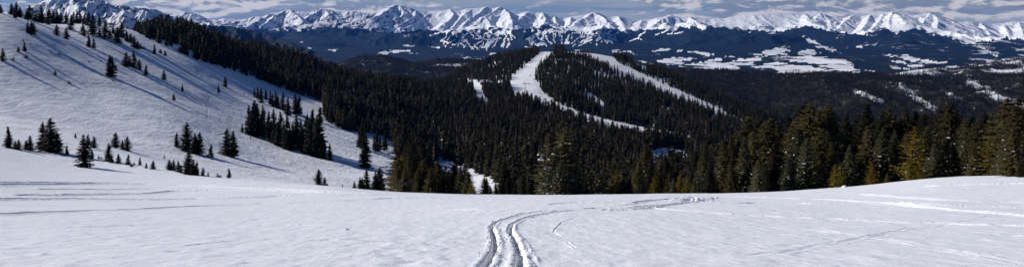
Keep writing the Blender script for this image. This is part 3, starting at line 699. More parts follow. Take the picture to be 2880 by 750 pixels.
# crowns by kind
KIND = {
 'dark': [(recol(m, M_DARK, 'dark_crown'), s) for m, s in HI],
 'green': HI,
 'blue': [(recol(m, M_BLUE, 'grey_green_crown'), s) for m, s in HI],
 'gold': [(crown_mesh('gold_crown', dict(seed=90 + k, levels=26, per=9, sprays=8, rad=(.36, .30, .27)[k], pw=.62, droop=.05, gap=.2, ragged=.45, leaf=.045), M_GOLD)) for k in range(3)],
 'slope': MID,
}
KIND['gold'] = [(m, snow_clumps('clinging_snow', t, 9, 95 + i)) for i, (m, t) in enumerate(KIND['gold'])]
def old_pine(seed):
    V, Fc, tone, tips = spruce(seed=seed, levels=46, per=11, sprays=9, rad=.19, base=.10, droop=.2, gap=.28, pw=.5, leaf=.034, ragged=.55)
    return mesh_from('old_spruce_crown', V, Fc, M_OLD, False, {'tone': np.array(tone)}), snow_clumps('clinging_snow', tips, 45, seed)
KIND['old'] = [old_pine(101), old_pine(102)]
me, t = crown_mesh('dead_crown', dict(seed=111, levels=22, per=7, sprays=5, rad=.30, pw=.5, droop=-.35, gap=.3, ragged=.5, leaf=.022), M_DEAD)
KIND['dead'] = [(me, None)]
me, t = crown_mesh('shrub_crown', dict(seed=112, levels=9, per=8, sprays=4, rad=.5, pw=.5, droop=.0, gap=.15, ragged=.5, leaf=.14), M_DARK)
KIND['shrub'] = [(me, None)]

TREES = []   # every tree that stands as a thing of its own
def place_tree(px, Y, h, kind, snow=None, wide=1.0, rz=None, var=None, x=None, group=None, lab=None, region=None, sink=.0, name=None):
    X = u_of(px) * Y if x is None else x
    z = G(X, Y)
    proto = KIND[kind]; v = random.randrange(len(proto)) if var is None else var % len(proto)
    nm = name or {'dead': 'dead_spruce', 'shrub': 'shrub'}.get(kind, 'spruce_tree')
    root = bpy.data.objects.new(nm, None); COL.objects.link(root)
    root.location = (X, Y, z - sink); s = h
    root.rotation_euler = (random.uniform(-.02, .02), random.uniform(-.02, .02), random.uniform(0, 6.28) if rz is None else rz)
    root.scale = (s * wide, s * wide, s); root.empty_display_size = .2
    link('crown', proto[v][0], root)
    link('trunk', TR, root)
    if kind == 'blue': snow = True
    if snow and proto[v][1]: link('clinging_snow', proto[v][1], root)['kind'] = 'stuff'
    TREES.append(dict(o=root, px=px, Y=Y, h=h, top=HZ - (z + h) / Y * F, base=HZ - z / Y * F, kind=kind, region=region, lab=lab, group=group, pxh=h / Y * F))
    return root
def put(px, top, base, kind='slope', region=None, Y=None, wide=1.0, dmin=20, **kw):
    """stand a tree where the photo shows its foot and give it the photo's height"""
    if Y is None:
        Y = ground_hit(px, base, dmin)
        if Y is None:
            if region != 'upper slope': return
            d = np.linspace(300, 900, 500); row = HZ - und_z(u_of(px) * d, d) / d * F; Y = float(d[np.argmin(row)]) - 6
    z = G(u_of(px) * Y, Y); zt = -(top - HZ) / F * Y
    return place_tree(px, Y, max(zt - z, .25), kind, region=region, wide=wide, **kw)

# ---- scattered spruces of the left slope, read off the photo
S1 = 2.683
UPPER = [(3,45,102),(88,35,80),(125,28,95),(150,60,102),(112,85,137),(218,48,98),(203,92,140),(265,115,142),(280,90,118),(302,120,142),(313,55,120),(366,72,122),(366,150,187),(400,90,150),(430,90,145),(460,100,148),(500,100,160),(555,100,165),(535,130,228),(580,95,160),(605,100,175),(637,118,185),(667,105,195),(700,135,262),(628,190,270),(750,135,200),(750,225,272),(795,175,290),(830,235,290),(853,195,255),(885,220,325),(917,180,280),(955,240,315),(985,262,320),(833,190,208),(960,200,215),(210,175,250),(235,175,262),(252,182,262),(427,198,272),(500,225,298),(670,275,357),(706,300,365),(1012,285,360),(1038,320,372),(1062,335,372),(1085,350,372),(1165,345,410),(1210,375,405),(1246,385,422),(20,380,462),(138,355,392),(185,330,387),(197,412,440),(445,398,415),(415,535,570),(520,610,633),(98,435,458),(825,440,578),(845,448,580),(877,500,532),(950,410,505),(978,435,502),(1010,405,510),(1052,460,527),(1101,500,570),(1237,540,602),(853,603,616),(175,300,315),(228,325,338),(673,460,474),(765,456,468)]
for x, t, b in UPPER:
    h = b - t; px = x / S1
    t -= h * .18
    put(px, t / S1, b / S1, 'shrub' if h < 30 else 'slope', 'upper slope', dmin=240, wide=1.5 if h < 60 else 1.15)
for x, t, b in [(412,575,655),(360,640,700),(88,635,692)]:
    put(480 + x / S1, t / S1, b / S1, 'slope', 'upper slope', dmin=240)
BENCH = [(65,283,443),(115,390,452),(143,380,458),(197,385,460),(225,352,462),(322,252,462),(380,222,478),(430,320,478),(469,465,490),(505,423,498),(568,333,370),(632,348,590),(665,342,450),(708,358,446),(693,453,527),(590,480,510),(745,500,527),(765,508,527),(818,408,545),(840,500,557),(872,328,445),(922,385,457),(960,358,465),(895,488,560),(967,492,573),(990,555,587),(1012,550,572),(1056,513,573),(1104,555,598),(1154,538,605),(1275,533,612),(1240,502,522)]
for x, t, b in BENCH:
    h = b - t
    put(x / S1, 250 + t / S1, 250 + b / S1, 'shrub' if h < 36 else 'slope', 'left bench', dmin=60, wide=1.3 if h < 120 else 1.25)
S2 = 2.1646
MIDL = [(18,28,70),(36,262,352),(100,205,375),(148,270,395),(172,265,395),(245,335,415),(226,393,413),(345,243,408),(380,255,412),(3,445,495),(18,430,495),(47,435,505),(62,460,510),(105,378,520),(135,430,525),(158,440,525),(92,470,520),(197,475,530),(228,502,533),(287,510,538),(302,520,538),(355,480,542),(485,288,303),(900,485,582),(938,532,585),(955,572,587)]
for x, t, b in MIDL:
    h = b - t
    put(480 + x / S2, 250 + t / S2, 250 + b / S2, 'shrub' if h < 30 else 'slope', 'lower slope', dmin=60, wide=1.2)
CLUMP = [(435,205,265),(475,98,275),(500,80,285),(515,70,290),(530,90,290),(565,100,270),(598,135,300),(628,125,310),(570,190,300),(665,140,330),(650,200,345),(710,160,370),(690,200,345),(740,200,330),(765,160,370),(790,180,350),(820,165,360),(845,180,400),(860,125,380),(905,110,420),(880,200,415),(925,280,420),(967,330,435),(550,150,290),(610,190,320),(630,210,335),(725,230,372),(750,240,365),(805,230,385),(835,150,240),(890,160,400),(665,230,350),
         (510,-5,50),(550,-10,85),(580,0,65),(530,-15,60),(608,10,95),(622,30,110),(640,10,110),(682,20,130),(715,50,160),(760,20,150),(780,35,155),(700,90,150),(655,40,120)]
for x, t, b in CLUMP:
    put(480 + x / S2, 250 + t / S2, 250 + b / S2, 'slope', 'dark clump on the mid slope', dmin=200, wide=.95, var=random.choice([0, 2, 4]))
GULLY = [(148,275,478),(138,290,478),(125,210,360),(110,235,355),(140,225,350),(215,245,380),(235,285,370),(265,250,372),(200,280,370)]
for x, t, b in GULLY:
    put(960 + x / S2, 250 + t / S2, 250 + b / S2, 'slope', 'gully', dmin=200, wide=.9, var=random.choice([0, 2, 4]))
# ---- trees whose feet are hidden behind the crest: photo column, top row, depth
def hid(px, top, Y, kind, region, **kw): return put(px, top, None, kind, region, Y=Y, **kw)
CREST_L = [(80,560,150),(112,538,150),(130,540,155),(152,492,150),(205,505,140),(235,475,145),(222,500,150),(8,578,140)]
for x, t, Y in CREST_L: hid(960 + x / S2, 250 + t / S2, Y, 'slope', 'crest left', wide=1.1)
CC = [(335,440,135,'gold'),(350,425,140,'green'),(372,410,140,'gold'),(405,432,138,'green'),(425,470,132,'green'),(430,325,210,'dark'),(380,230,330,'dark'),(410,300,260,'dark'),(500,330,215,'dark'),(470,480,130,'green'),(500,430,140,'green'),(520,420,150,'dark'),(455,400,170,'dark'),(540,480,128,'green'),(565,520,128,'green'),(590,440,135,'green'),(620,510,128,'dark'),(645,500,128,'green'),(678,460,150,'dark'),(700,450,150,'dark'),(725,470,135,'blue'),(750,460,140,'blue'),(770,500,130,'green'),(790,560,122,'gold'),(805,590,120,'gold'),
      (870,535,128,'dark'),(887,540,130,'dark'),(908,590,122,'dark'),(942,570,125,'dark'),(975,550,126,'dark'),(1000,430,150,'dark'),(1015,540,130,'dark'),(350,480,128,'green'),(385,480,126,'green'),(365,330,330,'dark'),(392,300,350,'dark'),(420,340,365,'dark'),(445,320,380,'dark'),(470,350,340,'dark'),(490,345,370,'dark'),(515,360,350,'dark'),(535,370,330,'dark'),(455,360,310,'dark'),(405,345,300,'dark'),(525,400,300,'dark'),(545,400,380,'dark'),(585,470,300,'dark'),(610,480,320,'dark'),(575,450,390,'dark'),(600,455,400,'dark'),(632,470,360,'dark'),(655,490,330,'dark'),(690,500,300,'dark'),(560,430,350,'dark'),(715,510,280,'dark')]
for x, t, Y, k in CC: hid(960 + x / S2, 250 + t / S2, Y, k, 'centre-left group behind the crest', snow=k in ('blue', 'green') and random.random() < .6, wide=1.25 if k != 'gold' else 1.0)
CP = [(20,565,125,'dark'),(70,520,128,'dark'),(108,570,122,'dark'),(132,575,122,'dark'),(232,275,112,'old'),(262,360,110,'blue'),(325,235,114,'old'),(365,330,116,'blue'),(395,420,118,'green'),(205,430,114,'blue'),(300,430,108,'blue'),(415,570,116,'dark'),(455,600,112,'dark'),(545,560,108,'dead'),(605,590,112,'gold'),(640,495,116,'gold'),(660,560,112,'green'),(680,530,114,'green'),(715,510,114,'green'),(745,480,120,'green'),(770,430,118,'green'),(815,335,120,'green'),(842,420,114,'dark'),(790,520,110,'blue'),(870,520,108,'gold'),(905,430,118,'green'),(935,400,130,'dark'),(960,500,112,'green'),(1000,450,118,'green'),(1020,520,110,'gold'),(985,540,108,'blue')]
for x, t, Y, k in CP: hid(1440 + x / S2, 250 + t / S2, Y, k, 'centre group behind the crest', snow=k in ('blue', 'green', 'old'), wide=1.2 if k != 'old' else 1.35)
RG = [(30,530,108,'gold'),(70,560,106,'green'),(85,380,130,'dark'),(110,420,122,'green'),(135,350,116,'blue'),(165,430,112,'dark'),(210,360,135,'dark'),(250,310,118,'green'),(295,300,124,'green'),(335,290,124,'blue'),(300,430,110,'green'),(385,300,110,'blue'),(400,170,138,'green'),(430,260,120,'green'),(470,190,135,'dark'),(465,430,106,'blue'),(500,200,128,'green'),(540,180,118,'green'),(575,200,126,'green'),(560,330,110,'dark'),(645,170,130,'dark'),(680,200,120,'green'),(700,240,110,'blue'),(730,100,130,'dark'),(770,90,115,'green'),(755,300,106,'blue'),(650,420,106,'blue'),(850,130,125,'green'),(895,100,115,'green'),(840,240,108,'green'),(875,260,110,'blue'),(905,340,106,'green'),(930,460,102,'gold'),(965,455,103,'gold'),(945,200,128,'dark'),(985,320,112,'blue'),(1000,160,130,'dark'),(1015,340,104,'blue')]
for x, t, Y, k in RG: hid(1920 + x / S2, 250 + t / S2, Y, k, 'right grove', snow=k in ('blue', 'green', 'gold') and random.random() < .85, wide=1.3 if k != 'gold' else 1.05)
RH = [(25,160,130,'dark'),(20,290,112,'blue'),(60,170,128,'dark'),(100,95,122,'dark'),(95,230,108,'green'),(110,445,98,'gold'),(150,190,124,'dark'),(180,140,120,'dark'),(180,250,106,'blue'),(205,515,98,'gold'),(220,120,124,'green'),(250,250,108,'blue'),(285,180,120,'dark'),(315,125,122,'green'),(330,260,106,'green'),(372,235,101,'gold'),(405,420,99,'gold'),(355,400,100,'gold'),(380,135,122,'dark'),(430,150,118,'dark'),(445,230,108,'green'),(480,175,115,'dark'),(520,130,112,'dark'),(500,330,102,'blue'),(552,120,112,'dark'),(585,80,108,'green'),(560,300,100,'blue'),(625,150,112,'green'),(610,320,100,'blue'),(655,190,108,'green'),(690,180,104,'blue'),(720,170,112,'dark'),(760,180,102,'green'),(800,150,110,'dark'),(740,330,97,'green'),(830,290,96,'gold'),(800,340,97,'gold'),(845,160,108,'green'),(880,140,106,'green'),(870,400,92,'green'),(930,60,96,'green'),(930,280,88,'blue'),(1000,60,90,'green'),(965,90,96,'blue'),(975,240,84,'green'),(1016,420,80,'green'),(1035,120,92,'blue'),(1060,200,90,'green')]
for x, t, Y, k in RH: hid(2400 + x / S2, 250 + t / S2, Y, k, 'right grove', snow=k in ('blue', 'green', 'gold') and random.random() < .85, wide=1.3 if k != 'gold' else 1.05)

# ---- labels of the trees, each with its place among its neighbours
def ordinal(n):
    w = ['', 'first', 'second', 'third', 'fourth', 'fifth', 'sixth', 'seventh', 'eighth', 'ninth', 'tenth', 'eleventh', 'twelfth', 'thirteenth', 'fourteenth', 'fifteenth', 'sixteenth', 'seventeenth', 'eighteenth', 'nineteenth', 'twentieth']
    if n < len(w): return w[n]
    return str(n) + ('th' if 10 <= n % 100 <= 20 else {1: 'st', 2: 'nd', 3: 'rd'}.get(n % 10, 'th'))
LOOK = {'dark': 'dark green spruce', 'green': 'brownish green spruce', 'blue': 'snow-dusted grey-green spruce', 'gold': 'golden olive young spruce',
        'slope': 'black-looking spruce', 'old': 'tall ragged old spruce with bare patches', 'dead': 'bare grey dead spruce', 'shrub': 'tiny dark shrub poking out'}
WHERE = {'upper slope': 'on the open upper snow slope at left', 'left bench': 'on the snowy bench at lower left', 'lower slope': 'on the lower left snow slope',
         'dark clump on the mid slope': 'in the dark clump below the forest edge', 'gully': 'in the shaded snow gully', 'crest left': 'just over the snow crest left of the golden spruces',
         'centre-left group behind the crest': 'in the mixed group behind the crest, centre-left', 'centre group behind the crest': 'behind the snow crest at centre', 'right grove': 'in the big grove on the right'}
from collections import defaultdict
def sub_place(t):
    reg, px, base = t['region'], t['px'], t['base']
    if reg == 'upper slope':
        if base < np.interp(px, [0, 200, 400], [46, 66, 96]): return 'along the skyline of the left slope' if px < 190 else 'where the left skyline drops towards the forest'
        if px < 190: return 'high on the open slope near left edge'
        if px < 345: return 'on the open slope under the skyline spruces'
        return 'on the open slope left of the forest corner'
    if reg == 'left bench': return 'on the low snow bench at left edge' if px < 190 else ('around the lone dark spruce on the bench' if px < 300 else 'at the right end of the snow bench')
    if reg == 'lower slope': return 'in the low row left of the dark clump' if px < 680 else 'on the crest below the dark clump'
    if reg == 'dark clump on the mid slope':
        if base < 330: return 'in the thin upper row above the dark clump'
        return 'in the left half of the dark clump' if px < 790 else 'in the right half of the dark clump'
    if reg == 'centre-left group behind the crest': return 'in the centre-left group behind the crest' if px < 1240 else 'right of the centre-left group, over the crest'
    if reg == 'centre group behind the crest': return 'around the two old spruces at centre' if px < 1660 else 'behind the crest right of the dead spruce'
    if reg == 'right grove':
        part = 'left end' if px < 2160 else ('left half' if px < 2400 else ('right half' if px < 2640 else 'right end'))
        return 'at %s of right grove, %s row' % (part, 'front' if t['Y'] < 109 else 'back')
    return WHERE[reg]
reg_h = defaultdict(list)
for t in TREES: t['sub'] = sub_place(t); reg_h[t['sub'], t['kind']].append(t['pxh'])
gp = defaultdict(list)
for t in TREES:
    hs = sorted(reg_h[t['sub'], t['kind']]); n = len(hs)
    t['size'] = '' if n < 4 else ('short' if t['pxh'] < hs[n // 3] else ('tall' if t['pxh'] >= hs[(2 * n) // 3] else 'medium'))
    gp[(t['sub'], t['kind'], t['size'])].append(t)
for (sub, kind, size), L in gp.items():
    L.sort(key=lambda t: t['px']); n = len(L)
    look = LOOK[kind].replace('tiny ', '').replace('tall ragged', 'ragged').replace('black-looking', 'black') if size else LOOK[kind]
    for i, t in enumerate(L):
        if n == 1: lab = (size + ' ' if size else '') + look + ', ' + sub
        else:
            if i == 0: o_ = 'leftmost'
            elif i == n - 1: o_ = 'rightmost'
            elif i < n / 2: o_ = ordinal(i + 1) + '-from-left'
            else: o_ = ordinal(n - i) + '-from-right'
            lab = o_ + ' ' + (size + ' ' if size else '') + look + ' ' + sub
        w = lab.split(); lab = ' '.join(w[:16])
        tag(t['o'], lab, 'shrub' if kind == 'shrub' else ('dead tree' if kind == 'dead' else 'tree'),
            'shrubs sticking out of the snow' if kind == 'shrub' else ('bare dead trees' if kind == 'dead' else 'spruces ' + WHERE[t['region']]))
print('TREES', len(TREES))

# ------------------------------------------------------------------ the forest (tens of thousands of trees): geometry-node instances
def low_spruce(seed, levels, per, rad, pw=.75, snow=False):
    V, Fc, tone, tips = spruce(seed=seed, levels=levels, per=per, sprays=2, rad=rad, base=.05, droop=.5, gap=.08, pw=pw, leaf=.15, ragged=.35)
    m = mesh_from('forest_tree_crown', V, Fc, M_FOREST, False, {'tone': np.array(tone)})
    # trunk faces
    o = bpy.data.objects.new('forest_tree_shape', m)
    if snow:
        m.materials.append(M_TSNOW)
        mi = np.zeros(len(Fc), np.int32); r = random.Random(seed); 
        for i in range(len(Fc)):
            if r.random() < snow: mi[i] = 1
        m.polygons.foreach_set('material_index', mi)
    return o
def proto_col(name, objs):
    c = bpy.data.collections.new(name)
    for o in objs: c.objects.link(o)
    return c
_fs = [low_spruce(300 + k, (17, 14, 19)[k % 3], 7, (.15, .19, .12, .17, .22, .14, .16, .24, .13, .18, .11)[k], pw=(.75, .6, .95, .5)[k % 4], snow=(0, .004, 0, .010, 0, .002, .0, .03, 0, .006, 0)[k]) for k in range(11)]
_dd = spruce(seed=330, levels=16, per=6, sprays=2, rad=.10, base=.1, droop=-.2, gap=.4, pw=.5, leaf=.06, ragged=.6)
_dm = mesh_from('bare_tree_crown', _dd[0], _dd[1], M_DEAD, False, {'tone': np.array(_dd[2])}); _fs.append(bpy.data.objects.new('bare_tree_shape', _dm))
PC_NEAR = proto_col('forest_shapes', _fs)
PC_FAR = proto_col('far_forest_shapes', [low_spruce(400 + k, 7, 5, (.20, .24, .18)[k]) for k in range(3)])
def instancer(name, pts, scl, wid, rot, colx, label):
    me = bpy.data.meshes.new(name); me.vertices.add(len(pts)); me.vertices.foreach_set('co', np.asarray(pts, np.float32).ravel())
    sv = np.stack([scl * wid, scl * wid, scl], -1).astype(np.float32)
    a = me.attributes.new('tree_size', 'FLOAT_VECTOR', 'POINT'); a.data.foreach_set('vector', sv.ravel())
    rv = np.stack([rng.uniform(-.03, .03, len(pts)), rng.uniform(-.03, .03, len(pts)), rot], -1).astype(np.float32)
    a = me.attributes.new('tree_turn', 'FLOAT_VECTOR', 'POINT'); a.data.foreach_set('vector', rv.ravel())
    me.update(); o = link(name, me); tag(o, label, 'forest', kind='stuff')
    ng = bpy.data.node_groups.new(name + '_nodes', 'GeometryNodeTree')
    ng.interface.new_socket('Geometry', in_out='INPUT', socket_type='NodeSocketGeometry'); ng.interface.new_socket('Geometry', in_out='OUTPUT', socket_type='NodeSocketGeometry')
    gi = ng.nodes.new('NodeGroupInput'); go = ng.nodes.new('NodeGroupOutput')
    ip = ng.nodes.new('GeometryNodeInstanceOnPoints'); ci = ng.nodes.new('GeometryNodeCollectionInfo')
    ci.inputs['Collection'].default_value = colx; ci.inputs['Separate Children'].default_value = True; ci.inputs['Reset Children'].default_value = True
    ip.inputs['Pick Instance'].default_value = True
    sa = ng.nodes.new('GeometryNodeInputNamedAttribute'); sa.data_type = 'FLOAT_VECTOR'; sa.inputs[0].default_value = 'tree_size'
    ra = ng.nodes.new('GeometryNodeInputNamedAttribute'); ra.data_type = 'FLOAT_VECTOR'; ra.inputs[0].default_value = 'tree_turn'
    e2r = ng.nodes.new('FunctionNodeEulerToRotation')
    L = ng.links.new
    L(gi.outputs[0], ip.inputs['Points']); L(ci.outputs[0], ip.inputs['Instance']); L(sa.outputs[0], ip.inputs['Scale'])
    L(ra.outputs[0], e2r.inputs[0]); L(e2r.outputs[0], ip.inputs['Rotation']); L(ip.outputs[0], go.inputs[0])
    md = o.modifiers.new('forest', 'NODES'); md.node_group = ng
    return o

# outline of the forest on the ground (photo columns/rows of the tree feet) and the clearings cut in it
FOREST_EDGE = [(350,75),(385,92),(430,118),(480,150),(540,165),(620,190),(700,215),(760,237),(830,262),(900,292),(912,300),(905,325),(925,345),(960,366),(1010,372),(1040,375),(1070,385),(1105,395),(1118,455),(1160,470),(1212,474),(1226,448),(1280,462),(1330,480),(1380,500),(1415,520)]
def forest_mask(px, row, Y):
    edge = np.interp(px, [q[0] for q in FOREST_EDGE], [q[1] for q in FOREST_EDGE], left=-1e3, right=1e4)
    m = (row < edge) & (Y > 430 - np.clip((px - 900) * .5, 0, 200))
    m |= (px >= 1415) & (Y > 230)
    m &= (px > 345)
    m &= ~((px < 640) & (Y < 520))
    return m
CLEAR = [ # polygon, dmin, dmax
 ([(1545,130),(1565,142),(1545,165),(1530,178),(1508,200),(1510,232),(1528,262),(1560,285),(1620,312),(1700,335),(1800,356),(1900,372),(1960,385),(1975,414),(1905,408),(1800,391),(1700,371),(1620,347),(1560,315),(1500,296),(1450,282),(1434,270),(1436,222),(1458,200),(1482,182),(1508,160),(1524,140)], 640, 2000),
 ([(1600,136),(1640,142),(1690,146),(1718,152),(1740,178),(1800,205),(1870,238),(1960,278),(2040,315),(2100,345),(2092,358),(2020,333),(1940,301),(1860,264),(1780,225),(1720,197),(1680,174),(1640,160),(1600,156),(1575,155)], 1050, 2000),
 ([(1330,225),(1352,238),(1358,262),(1375,290),(1395,305),(1368,310),(1342,292),(1330,262)], 900, 1600),
 ([(1250,238),(1310,234),(1380,230),(1440,226),(1445,238),(1380,243),(1300,248),(1250,248)], 1100, 1600),
 ([(1620,258),(1660,262),(1700,290),(1690,300),(1640,285)], 900, 1600),
 ([(1800,425),(1860,420),(1900,430),(1960,445),(1962,474),(1900,466),(1870,480),(1840,474),(1815,446)], 450, 1000),
 ([(1780,165),(1800,178),(1830,195),(1815,200),(1780,185)], 1000, 2000),
 ([(1470,200),(1458,225),(1470,240),(1490,225)], 1050, 2000),
]
def scatter_forest():
    pts = []; h = []
    N = 170000
    # jittered world grid, spacing grows with distance so the crowd stays readable
    out = []
    for (y0, y1, sp) in ((240, 460, 4.6), (460, 800, 5.0), (800, 1300, 5.6), (1300, 2050, 6.4)):
        ys = np.arange(y0, y1, sp); xs = np.arange(u_of(300) * y1, u_of(2960) * y1, sp)
        XX, YY = np.meshgrid(xs, ys); XX = XX + rng.uniform(-.48, .48, XX.shape) * sp; YY = YY + rng.uniform(-.48, .48, XX.shape) * sp
        out.append(np.stack([XX.ravel(), YY.ravel()], -1))
    A = np.concatenate(out); X, Y = A[:, 0], A[:, 1]; px = CX + F * X / Y
    k = (px > 340) & (px < 2960); X, Y, px = X[k], Y[k], px[k]
    Z = und_z(X, Y); row = HZ - Z / Y * F
    m = forest_mask(px, row, Y)
    for poly, a, b in CLEAR: m &= ~(in_poly(px + 3 * fbm(X / 30, Y / 30, 2), row, poly) & (Y > a) & (Y < b))
    # thinner woods on the far left flank of the knoll
    gapn = fbm(X / 60, Y / 60, 3)
    m &= ~((Y > 1350) & (px < 1480) & (gapn > .42)); m &= ~((Y > 500) & (gapn > .50)); m &= ~((Y > 1150) & (px > 1520) & (px < 1800) & (rng.random(len(px)) < .10))
    m &= ~((px > 2150) & (Y > 1500)); 
    # nothing hidden far beyond the crest of the left ridge
    m &= ~((px < 900) & (Y > 1180))
    # the closest trees already stand as things
    for t in TREES: pass
    X, Y, Z, px = X[m], Y[m], Z[m], px[m]
    n = len(X); hh = rng.uniform(8.5, 16.5, n) * (1 + .32 * fbm(X / 70, Y / 70, 3)); hh = np.where(rng.random(n) < .22, hh * rng.uniform(.45, .8, n), hh)
    hh = np.where(Y > 1200, hh * .92, hh)
    # scrubby timberline trees at the left end
    hh = hh * (1 - .4 * sstep(460, 380, px))
    wid = rng.uniform(.65, 1.05, n) * np.where(Y > 1200, .80, 1.0)
    return np.stack([X, Y, Z - .3], -1), hh, wid, px
pts, hh, wid, fpx = scatter_forest()
print('FOREST', len(pts))
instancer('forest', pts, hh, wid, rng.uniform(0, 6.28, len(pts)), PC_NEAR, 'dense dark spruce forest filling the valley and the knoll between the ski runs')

def hill_forest(name, hill, n, h0, h1, label):
    pxs, Ys, z, snowy = HILLS[hill]
    i = rng.uniform(0, len(pxs) - 1.01, n * 3); # weight by depth
    y = np.sqrt(rng.uniform(Ys[0] ** 2, Ys[-1] ** 2, n * 3)); j = np.interp(y, Ys, np.arange(len(Ys)))
    a = i.astype(int); b = np.clip(j.astype(int), 0, len(Ys) - 2); fa, fb = i - a, j - b
    zz = (z[b, a] * (1-fa) + z[b, a+1] * fa) * (1-fb) + (z[b+1, a] * (1-fa) + z[b+1, a+1] * fa) * fb
    sn = snowy[b, a]; px = pxs[0] + i * (pxs[1] - pxs[0]); x = u_of(px) * y
    keep = rng.random(n * 3) > np.clip((sn - .30) * 1.75, 0, .93)
    x, y, zz = x[keep][:n], y[keep][:n], zz[keep][:n]
    instancer(name, np.stack([x, y, zz - .5], -1), rng.uniform(h0, h1, len(x)), rng.uniform(.9, 1.4, len(x)), rng.uniform(0, 6.28, len(x)), PC_FAR, label)
hill_forest('ridge_forest', 'forested_ridge', 52000, 8, 14, 'dark forest covering the broad ridge on the right')
hill_forest('hill_forest', 'rolling_hills', 26000, 9, 15, 'dark forest covering the two low hills beyond the valley')
hill_forest('far_hill_forest', 'speckled_hill', 9000, 9, 15, 'open forest speckling the far hill at right edge')

# ------------------------------------------------------------------ ski-area buildings and lifts on the knoll
def at(px, row, dmin=900):
    d = ground_hit(px, row, dmin); 
    return None if d is None else (u_of(px) * d, d, G(u_of(px) * d, d))
def cabin(px, row, w, dp, h, wall, label, cat='cabin', rz=.3, Y=None, name='ski_cabin'):
    if Y is None:
        p = at(px, row)
        if p is None: p = (u_of(px) * 1400, 1400, G(u_of(px) * 1400, 1400))
    else: p = (u_of(px) * Y, Y, G(u_of(px) * Y, Y))
    root = bpy.data.objects.new(name, None); COL.objects.link(root); root.location = (p[0], p[1], p[2] - .4); root.rotation_euler.z = rz
    m = MB(); m.box((0, 0, h / 2), (w, dp, h)); 
    rh = w * .0 + dp * .32
    m.add([(-w/2, -dp/2, h), (-w/2, dp/2, h), (-w/2, 0, h + rh), (w/2, -dp/2, h), (w/2, dp/2, h), (w/2, 0, h + rh)], [(0, 2, 1), (3, 4, 5)])
    m.build('wall', wall, root)
    r = MB(); o = .7
    for s in (-1, 1):
        V = [(-w/2 - o, s * (dp/2 + o), h - .35), (w/2 + o, s * (dp/2 + o), h - .35), (w/2 + o, 0, h + rh + .15), (-w/2 - o, 0, h + rh + .15)]
        V2 = [(a, b, c + .45) for a, b, c in V]
        r.add(V + V2, [(0,1,2,3),(4,7,6,5),(0,4,5,1),(1,5,6,2),(2,6,7,3),(3,7,4,0)])
    r.build('roof', M_TSNOW, root)
    for k in range(max(1, int(w // 4))):
        q = MB(); q.box((-w/2 + (k + .5) * w / max(1, int(w // 4)), -dp/2 - .04, h * .55), (1.3, .1, 1.2)); q.build('window', M_GLASS, root)
    dd = MB(); dd.box((w * .5 + .04, 0, 1.1), (.1, 1.1, 2.2)); dd.build('door', M_STEEL, root)
    tag(root, label, cat, 'cabins of the ski area'); return root
cabin(1361, 238, 11, 8, 4.6, M_REDWALL, 'red-brown cabin with snowy roof right of the clearing', rz=.2)
cabin(1268, 240, 9, 7, 3.4, M_WOODWALL, 'small cabin with snowy roof at left end of clearing', rz=-.2)
cabin(1300, 241, 8, 6, 3.0, M_REDWALL, 'low reddish hut between trees in the clearing', rz=.1)
def lift_terminal(px, Y, label):
    p = (u_of(px) * Y, Y, G(u_of(px) * Y, Y)); root = bpy.data.objects.new('lift_terminal', None); COL.objects.link(root); root.location = p; root.rotation_euler.z = .1
    m = MB()
    for sx in (-7, 7): m.tube((sx, 0, -1), (sx, 0, 5.2), .8, .6, 8)
    m.build('support', M_STEEL, root)
    m = MB(); n = 12; prof = [(-3.2, 5.0), (-3.4, 6.6), (-2.4, 8.0), (0, 8.6), (2.4, 8.0), (3.4, 6.6), (3.2, 5.0)]
    V = [(x, y, z) for x, sc in ((-13, .75), (-11, 1), (11, 1), (13, .75)) for y, z in [(a * sc, 6.6 + (b - 6.6) * sc) for a, b in prof]]
    k = len(prof); Fs = []
    for i in range(3):
        for j in range(k): Fs.append((i*k + j, i*k + (j+1) % k, (i+1)*k + (j+1) % k, (i+1)*k + j))
    Fs += [tuple(range(k))[::-1], tuple(range(3*k, 4*k))]
    m.add(V, Fs); m.build('housing', M_STEEL, root)
    m = MB(); m.box((0, 0, 4.75), (20, 5.4, .4)); m.build('underside', M_GLASS, root)
    tag(root, label, 'ski lift'); return root
lift_terminal(1650, 1770, 'dark lift terminal on top of the knoll beside the upper run')
cabin(1623, 0, 9, 6, 3.4, M_WOODWALL, 'brown hut on the knoll top left of the lift terminal', rz=0, Y=1775)
def lift_tower(px, row, h, label, Y=None, pad=False):
    p = at(px, row) if Y is None else (u_of(px) * Y, Y, G(u_of(px) * Y, Y))
    if p is None: return None
    root = bpy.data.objects.new('lift_tower', None); COL.objects.link(root); root.location = p
    m = MB(); m.tube((0, 0, -1), (0, 0, h), .45, .32, 10); m.build('pole', M_STEEL, root)
    m = MB(); m.box((0, 0, h + .3), (7.6, .6, .6)); m.box((0, 0, h + 1.6), (.35, .35, 2.2)); m.box((0, 0, h + 2.6), (5.4, .25, .25)); m.build('crossarm', M_STEEL, root)
    for s in (-1, 1):
        m = MB(); m.box((s * 3.6, 0, h - .2), (.4, 4.6, .5))
        for q in range(4): m.tube((s * 3.6 - .15, -1.8 + q * 1.2, h + .1), (s * 3.6 + .15, -1.8 + q * 1.2, h + .1), .4, .4, 8)
        m.build('sheave_assembly', M_STEEL, root)
    if pad: m = MB(); m.tube((0, 0, .2), (0, 0, 2.4), 1.0, 1.0, 10); m.build('orange_padding', M_SAFETY, root)
    tag(root, label, 'lift tower', 'towers of the chairlifts'); return p, h
T1 = lift_tower(1477, 258, 11, 'lift tower standing on the white run left of the knoll')
T2 = lift_tower(1864, 350, 14, 'lift tower with orange padding beside the lower run at right', pad=True)
T3 = lift_tower(1541, 150, 11, 'lift tower near the top of the left run')
